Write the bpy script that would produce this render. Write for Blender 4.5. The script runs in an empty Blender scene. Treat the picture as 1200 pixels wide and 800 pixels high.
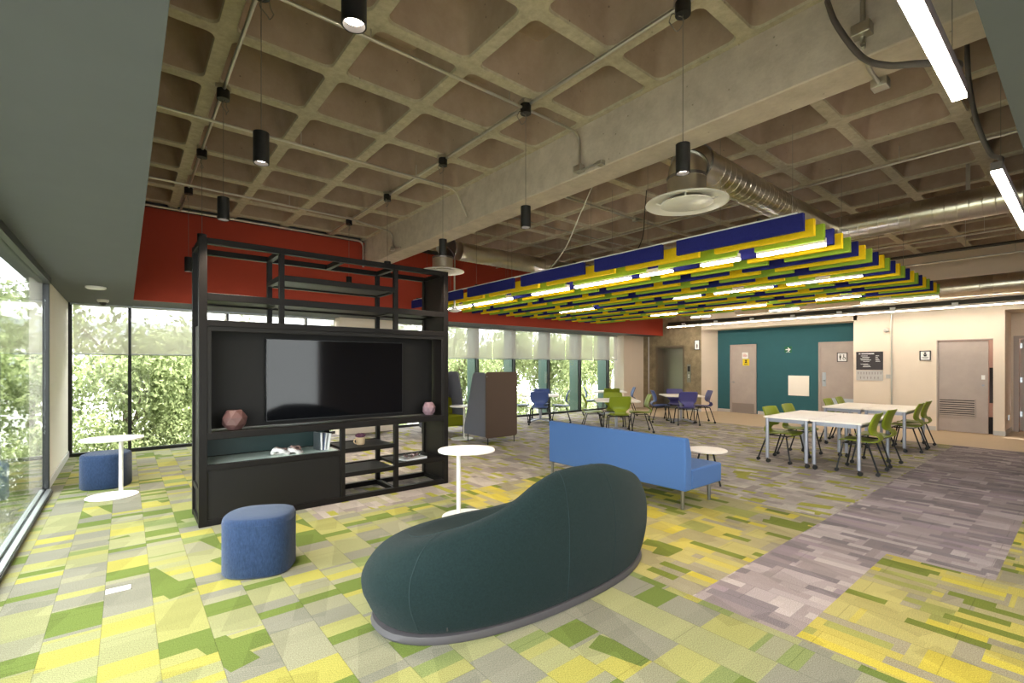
import bpy, bmesh, math, random
from mathutils import Vector, Matrix, Euler
R = math.radians
PI = math.pi
random.seed(7)
sc = bpy.context.scene
COL = sc.collection

# ------------------------------------------------------------------ helpers
def s2l(c):
    c = c / 255.0
    return c / 12.92 if c <= 0.04045 else ((c + 0.055) / 1.055) ** 2.4
def rgb(r, g, b): return (s2l(r), s2l(g), s2l(b), 1.0)

class MB:
    """collects shapes in one bmesh; build() links them as one mesh object"""
    def __init__(self): self.bm = bmesh.new(); self.mi = 0
    def face(self, vs):
        try:
            f = self.bm.faces.new(vs); f.material_index = self.mi; return f
        except ValueError: return None
    def poly(self, pts): return self.face([self.bm.verts.new(p) for p in pts])
    def box(self, x0, x1, y0, y1, z0, z1):
        v = [self.bm.verts.new(p) for p in ((x0,y0,z0),(x1,y0,z0),(x1,y1,z0),(x0,y1,z0),(x0,y0,z1),(x1,y0,z1),(x1,y1,z1),(x0,y1,z1))]
        for q in ((3,2,1,0),(4,5,6,7),(0,1,5,4),(1,2,6,5),(2,3,7,6),(3,0,4,7)): self.face([v[i] for i in q])
        return self
    def prism(self, pts, axis, a, b):
        """2-D outline pushed along an axis ('x','y','z')"""
        def P(p, t): return {'x': (t, p[0], p[1]), 'y': (p[0], t, p[1]), 'z': (p[0], p[1], t)}[axis]
        A = [self.bm.verts.new(P(p, a)) for p in pts]; B = [self.bm.verts.new(P(p, b)) for p in pts]
        n = len(pts)
        self.face(A[::-1]); self.face(B)
        for i in range(n): self.face([A[i], A[(i+1) % n], B[(i+1) % n], B[i]])
        return self
    def tube(self, pts, r, n=10, cap=True, radii=None):
        pts = [Vector(p) for p in pts]; rings = []; up = None
        for i, p in enumerate(pts):
            t = (pts[min(i+1, len(pts)-1)] - pts[max(i-1, 0)]).normalized()
            if up is None:
                ref = Vector((0,0,1)) if abs(t.z) < .9 else Vector((1,0,0))
                a = t.cross(ref).normalized()
            else:
                a = (up - t * up.dot(t)).normalized()
            up = a; b = t.cross(a)
            rr = radii[i] if radii else r
            rings.append([self.bm.verts.new(p + (a*math.cos(2*PI*k/n) + b*math.sin(2*PI*k/n))*rr) for k in range(n)])
        for A, B in zip(rings, rings[1:]):
            for k in range(n): self.face([A[k], A[(k+1) % n], B[(k+1) % n], B[k]])
        if cap: self.face(rings[0][::-1]); self.face(rings[-1])
        return self
    def lathe(self, prof, c=(0,0,0), n=32, sx=1, sy=1, rot=0, close=True, sup=None):
        """profile [(r,z)] turned about z; sup gives a super-ellipse exponent"""
        rings = []
        for r, z in prof:
            ring = []
            for k in range(n):
                a = 2*PI*k/n; ca, sa = math.cos(a), math.sin(a)
                if sup:
                    ca = math.copysign(abs(ca)**(2/sup), ca); sa = math.copysign(abs(sa)**(2/sup), sa)
                x, y = r*sx*ca, r*sy*sa
                ring.append(self.bm.verts.new((c[0]+x*math.cos(rot)-y*math.sin(rot), c[1]+x*math.sin(rot)+y*math.cos(rot), c[2]+z)))
            rings.append(ring)
        for A, B in zip(rings, rings[1:]):
            for k in range(n): self.face([A[k], A[(k+1) % n], B[(k+1) % n], B[k]])
        if close: self.face(rings[0][::-1]); self.face(rings[-1])
        return self
    def build(self, name, mat, parent=None, smooth=None, bevel=0, seg=2, loc=None, rotz=0):
        bmesh.ops.recalc_face_normals(self.bm, faces=self.bm.faces[:])
        me = bpy.data.meshes.new(name); self.bm.to_mesh(me); self.bm.free()
        for m in (mat if isinstance(mat, (list, tuple)) else [mat]): me.materials.append(m)
        if smooth is not None:
            me.polygons.foreach_set('use_smooth', [True]*len(me.polygons)); me.set_sharp_from_angle(angle=R(smooth))
        o = bpy.data.objects.new(name, me); COL.objects.link(o)
        if parent: o.parent = parent
        if loc: o.location = loc
        if rotz: o.rotation_euler = (0,0,rotz)
        if bevel:
            b = o.modifiers.new('bevel', 'BEVEL'); b.width = bevel; b.segments = seg; b.limit_method = 'ANGLE'
            me.polygons.foreach_set('use_smooth', [True]*len(me.polygons)); me.set_sharp_from_angle(angle=R(50))
        return o

def tag(o, label, cat, group=None, kind=None):
    if label: o['label'] = label
    if cat: o['category'] = cat
    if group: o['group'] = group
    if kind: o['kind'] = kind
    return o
def thing(name, label, cat, loc=(0,0,0), rotz=0, group=None):
    o = bpy.data.objects.new(name, None); COL.objects.link(o); o.empty_display_size = .1
    o.location = loc; o.rotation_euler = (0,0,rotz)
    return tag(o, label, cat, group)
def struct(o): o['kind'] = 'structure'; return o
def dup(o, parent=None):
    c = o.copy(); COL.objects.link(c)
    if parent: c.parent = parent
    for ch in list(o.children): dup(ch, c)
    return c
def place(o, label, loc, rotz=0, group=None):
    o.location = loc; o.rotation_euler = (0,0,rotz); o['label'] = label
    if group: o['group'] = group
    return o
ORD = ['first','second','third','fourth','fifth','sixth','seventh','eighth','ninth','tenth','eleventh','twelfth','thirteenth','fourteenth','fifteenth','sixteenth','seventeenth','eighteenth','nineteenth','twentieth','twenty-first','twenty-second','twenty-third','twenty-fourth','twenty-fifth']
def crom(P, n):
    """Catmull-Rom through points (tuples), n steps per span"""
    out = []
    for i in range(len(P)-1):
        p0, p1, p2, p3 = P[max(i-1,0)], P[i], P[i+1], P[min(i+2,len(P)-1)]
        for k in range(n):
            t = k/n
            out.append(tuple(.5*((2*b)+(-a+c)*t+(2*a-5*b+4*c-d)*t*t+(-a+3*b-3*c+d)*t**3) for a,b,c,d in zip(p0,p1,p2,p3)))
    out.append(tuple(P[-1])); return out
def bend(pts, r=.12, n=6):
    """polyline with rounded corners"""
    pts = [Vector(p) for p in pts]; out = [pts[0]]
    for i in range(1, len(pts)-1):
        a = (pts[i-1]-pts[i]); b = (pts[i+1]-pts[i]); d = min(r, a.length/2.1, b.length/2.1)
        A = pts[i]+a.normalized()*d; B = pts[i]+b.normalized()*d
        for k in range(n+1):
            t = k/n; out.append(A*(1-t)**2 + pts[i]*2*t*(1-t) + B*t*t)
    out.append(pts[-1]); return out

# ------------------------------------------------------------------ materials
def nt(name):
    m = bpy.data.materials.new(name); m.use_nodes = True
    n = m.node_tree.nodes; l = m.node_tree.links
    return m, n, l, n['Principled BSDF']
def mat(name, col, rough=.5, metal=0, noise=0, scale=8, bump=0, bscale=None, spec=None, sheen=0, emit=None, estr=0, stretch=None, dark=.8):
    m, n, l, p = nt(name)
    p.inputs['Base Color'].default_value = col; p.inputs['Roughness'].default_value = rough; p.inputs['Metallic'].default_value = metal
    if spec is not None: p.inputs['Specular IOR Level'].default_value = spec
    if sheen: p.inputs['Sheen Weight'].default_value = sheen; p.inputs['Sheen Roughness'].default_value = .4
    if emit: p.inputs['Emission Color'].default_value = emit; p.inputs['Emission Strength'].default_value = estr
    if noise or bump:
        tc = n.new('ShaderNodeTexCoord'); src = tc.outputs['Object']
        if stretch:
            mp = n.new('ShaderNodeMapping'); mp.inputs['Scale'].default_value = stretch; l.new(src, mp.inputs[0]); src = mp.outputs[0]
    if noise:
        t = n.new('ShaderNodeTexNoise'); t.inputs['Scale'].default_value = scale; t.inputs['Detail'].default_value = 6; t.inputs['Roughness'].default_value = .65
        l.new(src, t.inputs['Vector'])
        cr = n.new('ShaderNodeMapRange'); cr.inputs[1].default_value = .3; cr.inputs[2].default_value = .7; cr.inputs[3].default_value = 1-noise; cr.inputs[4].default_value = 1+noise*.6
        l.new(t.outputs['Fac'], cr.inputs[0])
        mx = n.new('ShaderNodeMix'); mx.data_type = 'RGBA'; mx.blend_type = 'MULTIPLY'; mx.inputs[0].default_value = 1; mx.inputs[6].default_value = col
        l.new(cr.outputs[0], mx.inputs[7]); l.new(mx.outputs[2], p.inputs['Base Color'])
    if bump:
        t2 = n.new('ShaderNodeTexNoise'); t2.inputs['Scale'].default_value = bscale or scale*6; t2.inputs['Detail'].default_value = 4; l.new(src, t2.inputs['Vector'])
        b = n.new('ShaderNodeBump'); b.inputs['Strength'].default_value = bump; b.inputs['Distance'].default_value = .01
        l.new(t2.outputs['Fac'], b.inputs['Height']); l.new(b.outputs[0], p.inputs['Normal'])
    return m
def emis(name, col, st):
    m = bpy.data.materials.new(name); m.use_nodes = True; n = m.node_tree.nodes; n.clear()
    e = n.new('ShaderNodeEmission'); e.inputs[0].default_value = col; e.inputs[1].default_value = st
    o = n.new('ShaderNodeOutputMaterial'); m.node_tree.links.new(e.outputs[0], o.inputs[0]); return m
def glass(name, tint=(1,1,1,1), rough=.0, ior=1.5):
    m = bpy.data.materials.new(name); m.use_nodes = True; n = m.node_tree.nodes; l = m.node_tree.links; n.clear()
    t = n.new('ShaderNodeBsdfTransparent'); t.inputs[0].default_value = tint
    g = n.new('ShaderNodeBsdfGlossy'); g.inputs['Roughness'].default_value = rough
    # Schlick reflectance of each face, the same from both sides
    ge = n.new('ShaderNodeNewGeometry'); dp = n.new('ShaderNodeVectorMath'); dp.operation = 'DOT_PRODUCT'
    l.new(ge.outputs['Incoming'], dp.inputs[0]); l.new(ge.outputs['Normal'], dp.inputs[1])
    def mth(op, a, v):
        q = n.new('ShaderNodeMath'); q.operation = op; l.new(a, q.inputs[0]); q.inputs[1].default_value = v; return q.outputs[0]
    c = mth('ABSOLUTE', dp.outputs['Value'], 0); c = mth('SUBTRACT', c, 1.0); c = mth('ABSOLUTE', c, 0); c = mth('POWER', c, 5.0)
    f0 = ((ior-1)/(ior+1))**2; c = mth('MULTIPLY', c, 1-f0); c = mth('ADD', c, f0)
    mx = n.new('ShaderNodeMixShader'); o = n.new('ShaderNodeOutputMaterial')
    l.new(c, mx.inputs[0]); l.new(t.outputs[0], mx.inputs[1]); l.new(g.outputs[0], mx.inputs[2]); l.new(mx.outputs[0], o.inputs[0]); return m
def blindmat():
    m = bpy.data.materials.new('sheer_blind'); m.use_nodes = True; n = m.node_tree.nodes; l = m.node_tree.links; n.clear()
    t = n.new('ShaderNodeBsdfTransparent'); d = n.new('ShaderNodeBsdfDiffuse'); tr = n.new('ShaderNodeBsdfTranslucent')
    d.inputs[0].default_value = (.70,.66,.60,1); tr.inputs[0].default_value = (.30,.27,.235,1)
    a = n.new('ShaderNodeMixShader'); a.inputs[0].default_value = .28; b = n.new('ShaderNodeMixShader'); b.inputs[0].default_value = .76
    o = n.new('ShaderNodeOutputMaterial')
    l.new(d.outputs[0], a.inputs[1]); l.new(tr.outputs[0], a.inputs[2]); l.new(t.outputs[0], b.inputs[1]); l.new(a.outputs[0], b.inputs[2]); l.new(b.outputs[0], o.inputs[0]); return m

def carpet(name, cols, bar, bar_amt, along_x, seed, q=1.0, sq=.5):
    """carpet planks: random rectangles of several sizes, darker bars, slanted patches and a ribbed pile"""
    m, n, l, p = nt(name)
    p.inputs['Roughness'].default_value = .95; p.inputs['Specular IOR Level'].default_value = .12
    tc = n.new('ShaderNodeTexCoord')
    def coords(rot, off):
        mp = n.new('ShaderNodeMapping'); mp.inputs['Rotation'].default_value = (0,0,rot); mp.inputs['Location'].default_value = off
        l.new(tc.outputs['Object'], mp.inputs[0]); return mp.outputs[0]
    base = PI/2
    def brick(w, h, rot, off, offset=.5, freq=2, squash=1, sf=2):
        b = n.new('ShaderNodeTexBrick'); b.offset = offset; b.offset_frequency = freq; b.squash = squash; b.squash_frequency = sf
        b.inputs['Color1'].default_value = (0,0,0,1); b.inputs['Color2'].default_value = (1,1,1,1); b.inputs['Mortar'].default_value = (.5,.5,.5,1)
        b.inputs['Scale'].default_value = 1; b.inputs['Mortar Size'].default_value = 0; b.inputs['Brick Width'].default_value = w; b.inputs['Row Height'].default_value = h
        l.new(coords(rot, off), b.inputs['Vector']); return b.outputs['Color']
    def gt(f, thr):
        c = n.new('ShaderNodeMath'); c.operation = 'GREATER_THAN'; c.inputs[1].default_value = thr; l.new(f, c.inputs[0]); return c.outputs[0]
    def mix(f, a, b):
        x = n.new('ShaderNodeMix'); x.data_type = 'RGBA'; l.new(f, x.inputs[0])
        for v, s_ in ((a, 6), (b, 7)):
            if isinstance(v, tuple): x.inputs[s_].default_value = v
            else: l.new(v, x.inputs[s_])
        return x.outputs[2]
    if along_x:       # bars lie across the planks
        A = brick(.42, .25, base, (seed, .37*seed, 0), .37, 3)
        B = brick(.21, .25, base, (seed+1.3, .37*seed, 0), .31, 2, 1.5, 3)
        C = brick(.105, .25, base, (seed+4.1, .37*seed, 0), .43, 3, 1.6, 2)
        S = brick(.42, .25, base, (seed+7.7, .37*seed, 0), .37, 3)
        D = brick(.095, .25, base, (seed+2.2, .37*seed, 0), .29, 2, 1.9, 3)
    else:             # bars lie along the planks
        A = brick(.50*q, .25, base, (seed, .37*seed, 0), .37, 3)
        B = brick(.17, .25, base, (seed+1.3, .37*seed, 0), .31, 2, 1.5, 3)
        C = brick(.38*q, .0833, base, (seed+4.1, .37*seed, 0), .43, 2, 1.7, 2)
        S = brick(.5*q, .25, base, (seed+7.7, .37*seed, 0), .63, 2)
        D = brick(.27*q, .0833, base, (seed+2.2, .37*seed, 0), .37, 2, 1.6, 3)
    T = brick(.55, .19, base+R(21), (seed+2.9, 1.7, 0), .41, 2, .6, 3)
    U = brick(.47, .15, base-R(17), (seed+5.9, 2.7, 0), .41, 2, .7, 3)
    v = mix(gt(S, sq), mix(gt(A, .62), A, B), C)
    cr = n.new('ShaderNodeValToRGB'); cr.color_ramp.interpolation = 'CONSTANT'
    els = cr.color_ramp.elements; acc = 0
    for i, (c, w) in enumerate(cols):
        if i < 2: e = els[i]; e.position = acc
        else: e = els.new(acc)
        e.color = c; acc += w
    l.new(v, cr.inputs[0])
    col = mix(gt(D, 1-bar_amt), cr.outputs[0], bar)
    g2 = n.new('ShaderNodeMath'); g2.operation = 'MULTIPLY'; l.new(gt(U, .88), g2.inputs[0]); l.new(gt(A, .7), g2.inputs[1])
    col = mix(g2.outputs[0], col, bar)
    def mr(f, a, b, c, d):
        q = n.new('ShaderNodeMapRange'); q.inputs[1].default_value = a; q.inputs[2].default_value = b; q.inputs[3].default_value = c; q.inputs[4].default_value = d; l.new(f, q.inputs[0]); return q.outputs[0]
    def mul(a, b):
        q = n.new('ShaderNodeMath'); q.operation = 'MULTIPLY'; l.new(a, q.inputs[0]); l.new(b, q.inputs[1]); return q.outputs[0]
    ns = n.new('ShaderNodeTexNoise'); ns.inputs['Scale'].default_value = 190; ns.inputs['Detail'].default_value = 3; l.new(tc.outputs['Object'], ns.inputs['Vector'])
    w = n.new('ShaderNodeTexWave'); w.inputs['Scale'].default_value = 42; w.inputs['Distortion'].default_value = 2; w.bands_direction = 'DIAGONAL'; l.new(tc.outputs['Object'], w.inputs['Vector'])
    sm = n.new('ShaderNodeTexBrick'); sm.offset = .5; sm.inputs['Scale'].default_value = 1; sm.inputs['Brick Width'].default_value = 1.0; sm.inputs['Row Height'].default_value = .25
    sm.inputs['Mortar Size'].default_value = .0022; sm.inputs['Mortar Smooth'].default_value = 0; l.new(coords(base, (seed, .37*seed, 0)), sm.inputs['Vector'])
    seam = mr(sm.outputs['Fac'], 0, 1, 1.0, .72)
    f = mul(mul(mul(mr(T, .60, .64, 1.0, .87), mr(ns.outputs['Fac'], .3, .7, .62, 1.3)), mul(mr(w.outputs['Fac'], 0, 1, .9, 1.06), mr(D, 0, 1, .93, 1.05))), seam)
    x = n.new('ShaderNodeMix'); x.data_type = 'RGBA'; x.blend_type = 'MULTIPLY'; x.inputs[0].default_value = 1
    l.new(col, x.inputs[6]); l.new(f, x.inputs[7]); l.new(x.outputs[2], p.inputs['Base Color'])
    bp = n.new('ShaderNodeBump'); bp.inputs['Strength'].default_value = .4; bp.inputs['Distance'].default_value = .004; l.new(ns.outputs['Fac'], bp.inputs['Height']); l.new(bp.outputs[0], p.inputs['Normal'])
    return m

def concrete(name, a, b, scale=3.0, pits=True):
    m, n, l, p = nt(name); p.inputs['Roughness'].default_value = .88; p.inputs['Specular IOR Level'].default_value = .25
    tc = n.new('ShaderNodeTexCoord'); src = tc.outputs['Object']
    t = n.new('ShaderNodeTexNoise'); t.inputs['Scale'].default_value = scale; t.inputs['Detail'].default_value = 8; t.inputs['Roughness'].default_value = .7; l.new(src, t.inputs[0])
    cr = n.new('ShaderNodeValToRGB'); cr.color_ramp.elements[0].position = .33; cr.color_ramp.elements[1].position = .68
    cr.color_ramp.elements[0].color = a; cr.color_ramp.elements[1].color = b; l.new(t.outputs['Fac'], cr.inputs[0])
    t3 = n.new('ShaderNodeTexNoise'); t3.inputs['Scale'].default_value = .7; t3.inputs['Detail'].default_value = 3; l.new(src, t3.inputs[0])
    mr = n.new('ShaderNodeMapRange'); mr.inputs[1].default_value = .35; mr.inputs[2].default_value = .65; mr.inputs[3].default_value = .92; mr.inputs[4].default_value = 1.05; l.new(t3.outputs['Fac'], mr.inputs[0])
    v = n.new('ShaderNodeTexVoronoi'); v.inputs['Scale'].default_value = 7; l.new(src, v.inputs[0])
    pm = n.new('ShaderNodeMapRange'); pm.inputs[1].default_value = .035; pm.inputs[2].default_value = .07; pm.inputs[3].default_value = .55; pm.inputs[4].default_value = 1; l.new(v.outputs['Distance'], pm.inputs[0])
    mu = n.new('ShaderNodeMath'); mu.operation = 'MULTIPLY'; l.new(mr.outputs[0], mu.inputs[0]); l.new(pm.outputs[0], mu.inputs[1])
    x = n.new('ShaderNodeMix'); x.data_type = 'RGBA'; x.blend_type = 'MULTIPLY'; x.inputs[0].default_value = 1; l.new(cr.outputs[0], x.inputs[6]); l.new(mu.outputs[0], x.inputs[7]); l.new(x.outputs[2], p.inputs['Base Color'])
    t2 = n.new('ShaderNodeTexNoise'); t2.inputs['Scale'].default_value = 28; t2.inputs['Detail'].default_value = 6; l.new(src, t2.inputs[0])
    b_ = n.new('ShaderNodeBump'); b_.inputs['Strength'].default_value = .35; b_.inputs['Distance'].default_value = .008; l.new(t2.outputs['Fac'], b_.inputs['Height']); l.new(b_.outputs[0], p.inputs['Normal'])
    return m

M = dict(
 conc=concrete('rib_concrete', rgb(168,156,136), rgb(194,182,160), 14),
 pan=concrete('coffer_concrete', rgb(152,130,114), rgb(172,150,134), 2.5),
 beam=concrete('beam_concrete', rgb(182,167,154), rgb(206,191,177), 5),
 lift=concrete('bare_concrete', rgb(118,104,82), rgb(156,140,112), 5),
 soff=mat('grey_paint', rgb(92,94,98), .8, noise=.04, scale=3),
 red=mat('red_paint', rgb(174,60,38), .75, noise=.05, scale=2),
 white=mat('white_paint', rgb(226,218,206), .75, noise=.03, scale=2),
 beige=mat('warm_white_paint', rgb(226,210,192), .8, noise=.03, scale=2),
 teal=mat('teal_paint', rgb(40,92,100), .8, noise=.05, scale=3),
 base=mat('grey_skirting', rgb(188,184,180), .55),
 vinyl=mat('beige_vinyl', rgb(190,166,134), .45, noise=.05, scale=3),
 frame=mat('dark_window_frame', rgb(26,27,30), .45),
 fin=mat('green_grey_fin', rgb(60,84,76), .5),
 alum=mat('brushed_aluminium', rgb(190,194,200), .35, 1, bump=.1, bscale=90),
 steel=mat('black_powder_steel', rgb(17,13,12), .5, .0, noise=.06, scale=30, spec=.25),
 panel=mat('charcoal_panel', rgb(22,19,18), .55, noise=.06, scale=6, spec=.3),
 panelr=mat('brown_black_panel', rgb(22,16,15), .5, noise=.08, scale=6, spec=.3),
 mint=mat('pale_green_shelf', rgb(222,236,226), .3),
 tv=mat('tv_glass', (.004,.004,.005,1), .06, spec=.22),
 tvb=mat('tv_bezel', rgb(24,24,26), .3),
 sofa=mat('dark_green_wool', rgb(29,42,43), .95, noise=.26, scale=90, bump=.5, bscale=420, spec=.08, sheen=.06),
 seam=mat('green_thread', rgb(24,44,46), .9),
 plinth=mat('grey_plinth', rgb(70,66,69), .6),
 denim=mat('blue_wool', rgb(46,62,92), .95, noise=.34, scale=110, bump=.5, bscale=380, spec=.1, sheen=.2, stretch=(1,1,.3)),
 bench=mat('bright_blue_fabric', rgb(76,108,160), .9, noise=.05, scale=80, bump=.3, bscale=400, spec=.1, sheen=.1),
 chrome=mat('grey_steel_leg', rgb(150,150,152), .3, 1),
 wtop=mat('white_lacquer', rgb(240,236,234), .35),
 cream=mat('white_table_top', rgb(248,238,226), .45),
 leg=mat('silver_leg', rgb(170,172,184), .4, .6),
 blackleg=mat('black_metal_leg', rgb(30,30,32), .4, .3),
 rubber=mat('black_rubber', rgb(22,22,22), .6),
 greenc=mat('green_plastic', rgb(132,146,30), .42, noise=.03, scale=20),
 bluec=mat('blue_plastic', rgb(72,92,150), .42),
 purplec=mat('violet_blue_plastic', rgb(78,74,132), .42),
 grayfelt=mat('grey_felt', rgb(112,112,122), .95, noise=.3, scale=120, bump=.3, bscale=300, spec=.1),
 brownfelt=mat('brown_felt', rgb(98,82,72), .95, noise=.3, scale=120, bump=.3, bscale=300, spec=.1),
 olive=mat('olive_fabric', rgb(120,124,28), .9, noise=.08, scale=60, spec=.1),
 navyb=mat('navy_felt', rgb(40,42,104), .95, noise=.12, scale=60, spec=.05),
 yellowb=mat('yellow_felt', rgb(240,200,34), .95, noise=.08, scale=60, spec=.05),
 greenb=mat('green_felt', rgb(146,176,60), .95, noise=.08, scale=60, spec=.05),
 duct=mat('galvanised_steel', rgb(222,214,200), .30, 1, noise=.1, scale=3),
 conduit=mat('galvanised_pipe', rgb(196,190,180), .34, .9),
 darkpipe=mat('dark_pipe', rgb(60,54,48), .5, .5),
 flex=mat('grey_flexible_hose', rgb(112,104,102), .5, .3),
 pend=mat('matt_black', rgb(22,20,20), .5),
 cable=mat('grey_cable', rgb(120,112,104), .6),
 ledhousing=mat('white_housing', rgb(214,208,204), .5),
 led=emis('warm_led', (1,.89,.74,1), 60.0),
 lednear=emis('warm_led_near', (1,.91,.76,1), 24.0),
 ledcool=emis('cool_led', (.92,.90,1,1), 45.0),
 ledstrong=emis('bright_led', (1,.90,.78,1), 70.0),
 bulb=emis('pendant_bulb', (1,.86,.70,1), 7.0),
 door=mat('taupe_door', rgb(172,158,150), .55, noise=.09, scale=2.5),
 doorframe=mat('taupe_frame', rgb(168,154,146), .5),
 inox=mat('stainless_steel', rgb(140,136,124), .34, 1, bump=.08, bscale=120, stretch=(1,1,30)),
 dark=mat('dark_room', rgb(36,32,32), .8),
 pink=mat('rose_wall', rgb(176,150,142), .8),
 pot=mat('dusty_rose_ceramic', rgb(92,64,62), .5),
 pot2=mat('pale_rose_ceramic', rgb(132,104,112), .5),
 paper=mat('white_paper', rgb(232,230,228), .8),
 spine=mat('blue_grey_cover', rgb(120,128,150), .6),
 silver=mat('silver_metal', rgb(176,168,166), .25, 1),
 shellw=mat('white_ceramic', rgb(228,222,220), .5),
 shellb=mat('brown_ceramic', rgb(140,112,106), .5),
 cup=mat('cream_cup', rgb(206,178,142), .5),
 succ=mat('purple_leaf', rgb(112,66,88), .6),
 signblack=mat('black_sign', rgb(48,40,42), .45),
 ink=mat('black_ink', rgb(36,32,32), .6),
 yellow=mat('yellow_sign', rgb(232,204,20), .6),
 exitg=mat('green_sign', rgb(14,98,62), .5),
 redink=mat('red_ink', rgb(190,90,90), .6),
 outwall=mat('white_render', rgb(226,226,222), .8),
 outgrey=mat('grey_cladding', rgb(168,174,178), .7),
 lawn=mat('pale_paving', rgb(128,128,120), .9, noise=.1, scale=1),
 bark=mat('bark', rgb(96,84,66), .9, noise=.3, scale=10),
 glassw=glass('window_glass', (.96,.985,.97,1)),
 glassl=glass('partition_glass', (.93,.97,.95,1), ior=1.62),
 blind=blindmat(),
)
YEL = [(rgb(128,126,112), .24), (rgb(140,138,114), .15), (rgb(144,144,104), .20), (rgb(150,148,92), .16), (rgb(158,152,78), .15), (rgb(122,132,82), .10)]
YEL2 = [(rgb(146,138,116), .21), (rgb(158,148,110), .15), (rgb(168,158,100), .20), (rgb(178,164,84), .18), (rgb(188,172,70), .18), (rgb(146,146,82), .08)]
GRY = [(rgb(134,122,124), .20), (rgb(148,136,136), .22), (rgb(160,148,148), .24), (rgb(174,162,160), .20), (rgb(144,130,136), .14)]
MIXG = [(rgb(144,134,130), .18), (rgb(158,148,142), .24), (rgb(170,160,152), .26), (rgb(182,172,160), .20), (rgb(160,154,130), .12)]
M['carp_x'] = carpet('yellow_green_carpet', YEL, rgb(98,112,54), .17, True, 3.0, .8, .55)
M['carp_y'] = carpet('golden_green_carpet', YEL2, rgb(108,116,48), .15, False, 5.0, .85)
M['carp_g'] = carpet('grey_carpet', GRY, rgb(122,112,116), .14, False, 9.0, .75)
M['carp_m'] = carpet('grey_olive_carpet', MIXG, rgb(148,146,66), .11, False, 12.0, .6)

# leaf
def leafmat(name, a, b):
    m = bpy.data.materials.new(name); m.use_nodes = True; n = m.node_tree.nodes; l = m.node_tree.links; n.clear()
    tc = n.new('ShaderNodeTexCoord'); t = n.new('ShaderNodeTexNoise'); t.inputs['Scale'].default_value = 5; l.new(tc.outputs['Object'], t.inputs[0])
    cr = n.new('ShaderNodeValToRGB'); cr.color_ramp.elements[0].position = .35; cr.color_ramp.elements[1].position = .65; cr.color_ramp.elements[0].color = a; cr.color_ramp.elements[1].color = b; l.new(t.outputs['Fac'], cr.inputs[0])
    d = n.new('ShaderNodeBsdfDiffuse'); tr = n.new('ShaderNodeBsdfTranslucent'); mx = n.new('ShaderNodeMixShader'); mx.inputs[0].default_value = .45; o = n.new('ShaderNodeOutputMaterial')
    l.new(cr.outputs[0], d.inputs[0]); l.new(cr.outputs[0], tr.inputs[0]); l.new(d.outputs[0], mx.inputs[1]); l.new(tr.outputs[0], mx.inputs[2]); l.new(mx.outputs[0], o.inputs[0]); return m
M['leaf'] = leafmat('tree_leaf', rgb(96,108,70), rgb(170,180,134))

# ------------------------------------------------------------------ setting
ZC, ZS = 4.2, 2.61                 # underside of the ribs, underside of the dropped soffits
XL, XR, YB, YN = -.75, 14.95, 10.95, -3.0
VX = 12.46                         # where the carpet stops and the beige floor starts
# floor: cells between the carpet zone edges
def zone(x, y):
    if x > VX: return 4
    if y > 4.92: return 0 if x < 1.5 and y < 20 else 3
    if x < 2.96: return 0
    if y > 1.71: return 1 if x < 5.5 else 3
    if y > 1.08: return 2
    if y > .45: return 1 if x < 4.86 else 2
    return 1
b = MB(); xs = [-6, XL, 1.5, 2.96, 4.86, 5.5, VX, 17.6]; ys = [YN, .45, 1.08, 1.71, 4.92, YB, 11.1]
vv = {(i,j): b.bm.verts.new((x,y,0)) for i,x in enumerate(xs) for j,y in enumerate(ys)}
for i in range(1, len(xs)-1):
    for j in range(len(ys)-1):
        b.mi = zone((xs[i]+xs[i+1])/2, (ys[j]+ys[j+1])/2)
        b.face([vv[i,j], vv[i+1,j], vv[i+1,j+1], vv[i,j+1]])
struct(b.build('floor', [M['carp_x'], M['carp_y'], M['carp_g'], M['carp_m'], M['vinyl']]))

# waffle ceiling: a grid of tapered coffers with rounded corners
def rsq(cx, cy, hx, hy, r, n=4):
    out = []
    for qx, qy, a0 in ((1,1,0),(-1,1,90),(-1,-1,180),(1,-1,270)):
        for k in range(n+1):
            a = R(a0+90*k/n); out.append((cx+qx*(hx-r)+r*math.cos(a), cy+qy*(hy-r)+r*math.sin(a)))
    return out
P = .87; X0, Y0 = 3.23, .90       # rib centre lines
def coffer(b, x0, x1, y0, y1):
    cx, cy, hx, hy = (x0+x1)/2, (y0+y1)/2, (x1-x0)/2, (y1-y0)/2
    rings = []
    for inset, z, r in ((.058, ZC, .07), (.066, ZC+.02, .075), (.135, ZC+.33, .09), (.19, ZC+.40, .07)):
        rings.append([b.bm.verts.new((x,y,z)) for x,y in rsq(cx, cy, max(hx-inset,.03), max(hy-inset,.03), min(r, hx-inset-.01, hy-inset-.01))])
    n = len(rings[0]); outer = []
    for (x,y) in [(v.co.x, v.co.y) for v in rings[0]]:
        dx, dy = (x-cx)/hx, (y-cy)/hy; s = max(abs(dx), abs(dy)); outer.append(b.bm.verts.new((cx+dx/s*hx, cy+dy/s*hy, ZC)))
    cs = [b.bm.verts.new((cx+sx*hx, cy+sy*hy, ZC)) for sx,sy in ((1,1),(-1,1),(-1,-1),(1,-1))]
    rings = [outer]+rings; q = n//4
    for ri, (A, B) in enumerate(zip(rings, rings[1:])):
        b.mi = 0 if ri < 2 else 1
        for k in range(n): b.face([A[k], A[(k+1) % n], B[(k+1) % n], B[k]])
    b.face(rings[-1]); b.mi = 0
    return outer, cs
b = MB()
ybands = [Y0+P*k for k in range(-5, 13)]
xb_l = [.10, X0-P*2, X0-P, X0, 3.93]
xb_l[1:1] = [X0-P*3]
xb_r = [4.30+P*k for k in range(0, 15)]
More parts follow.
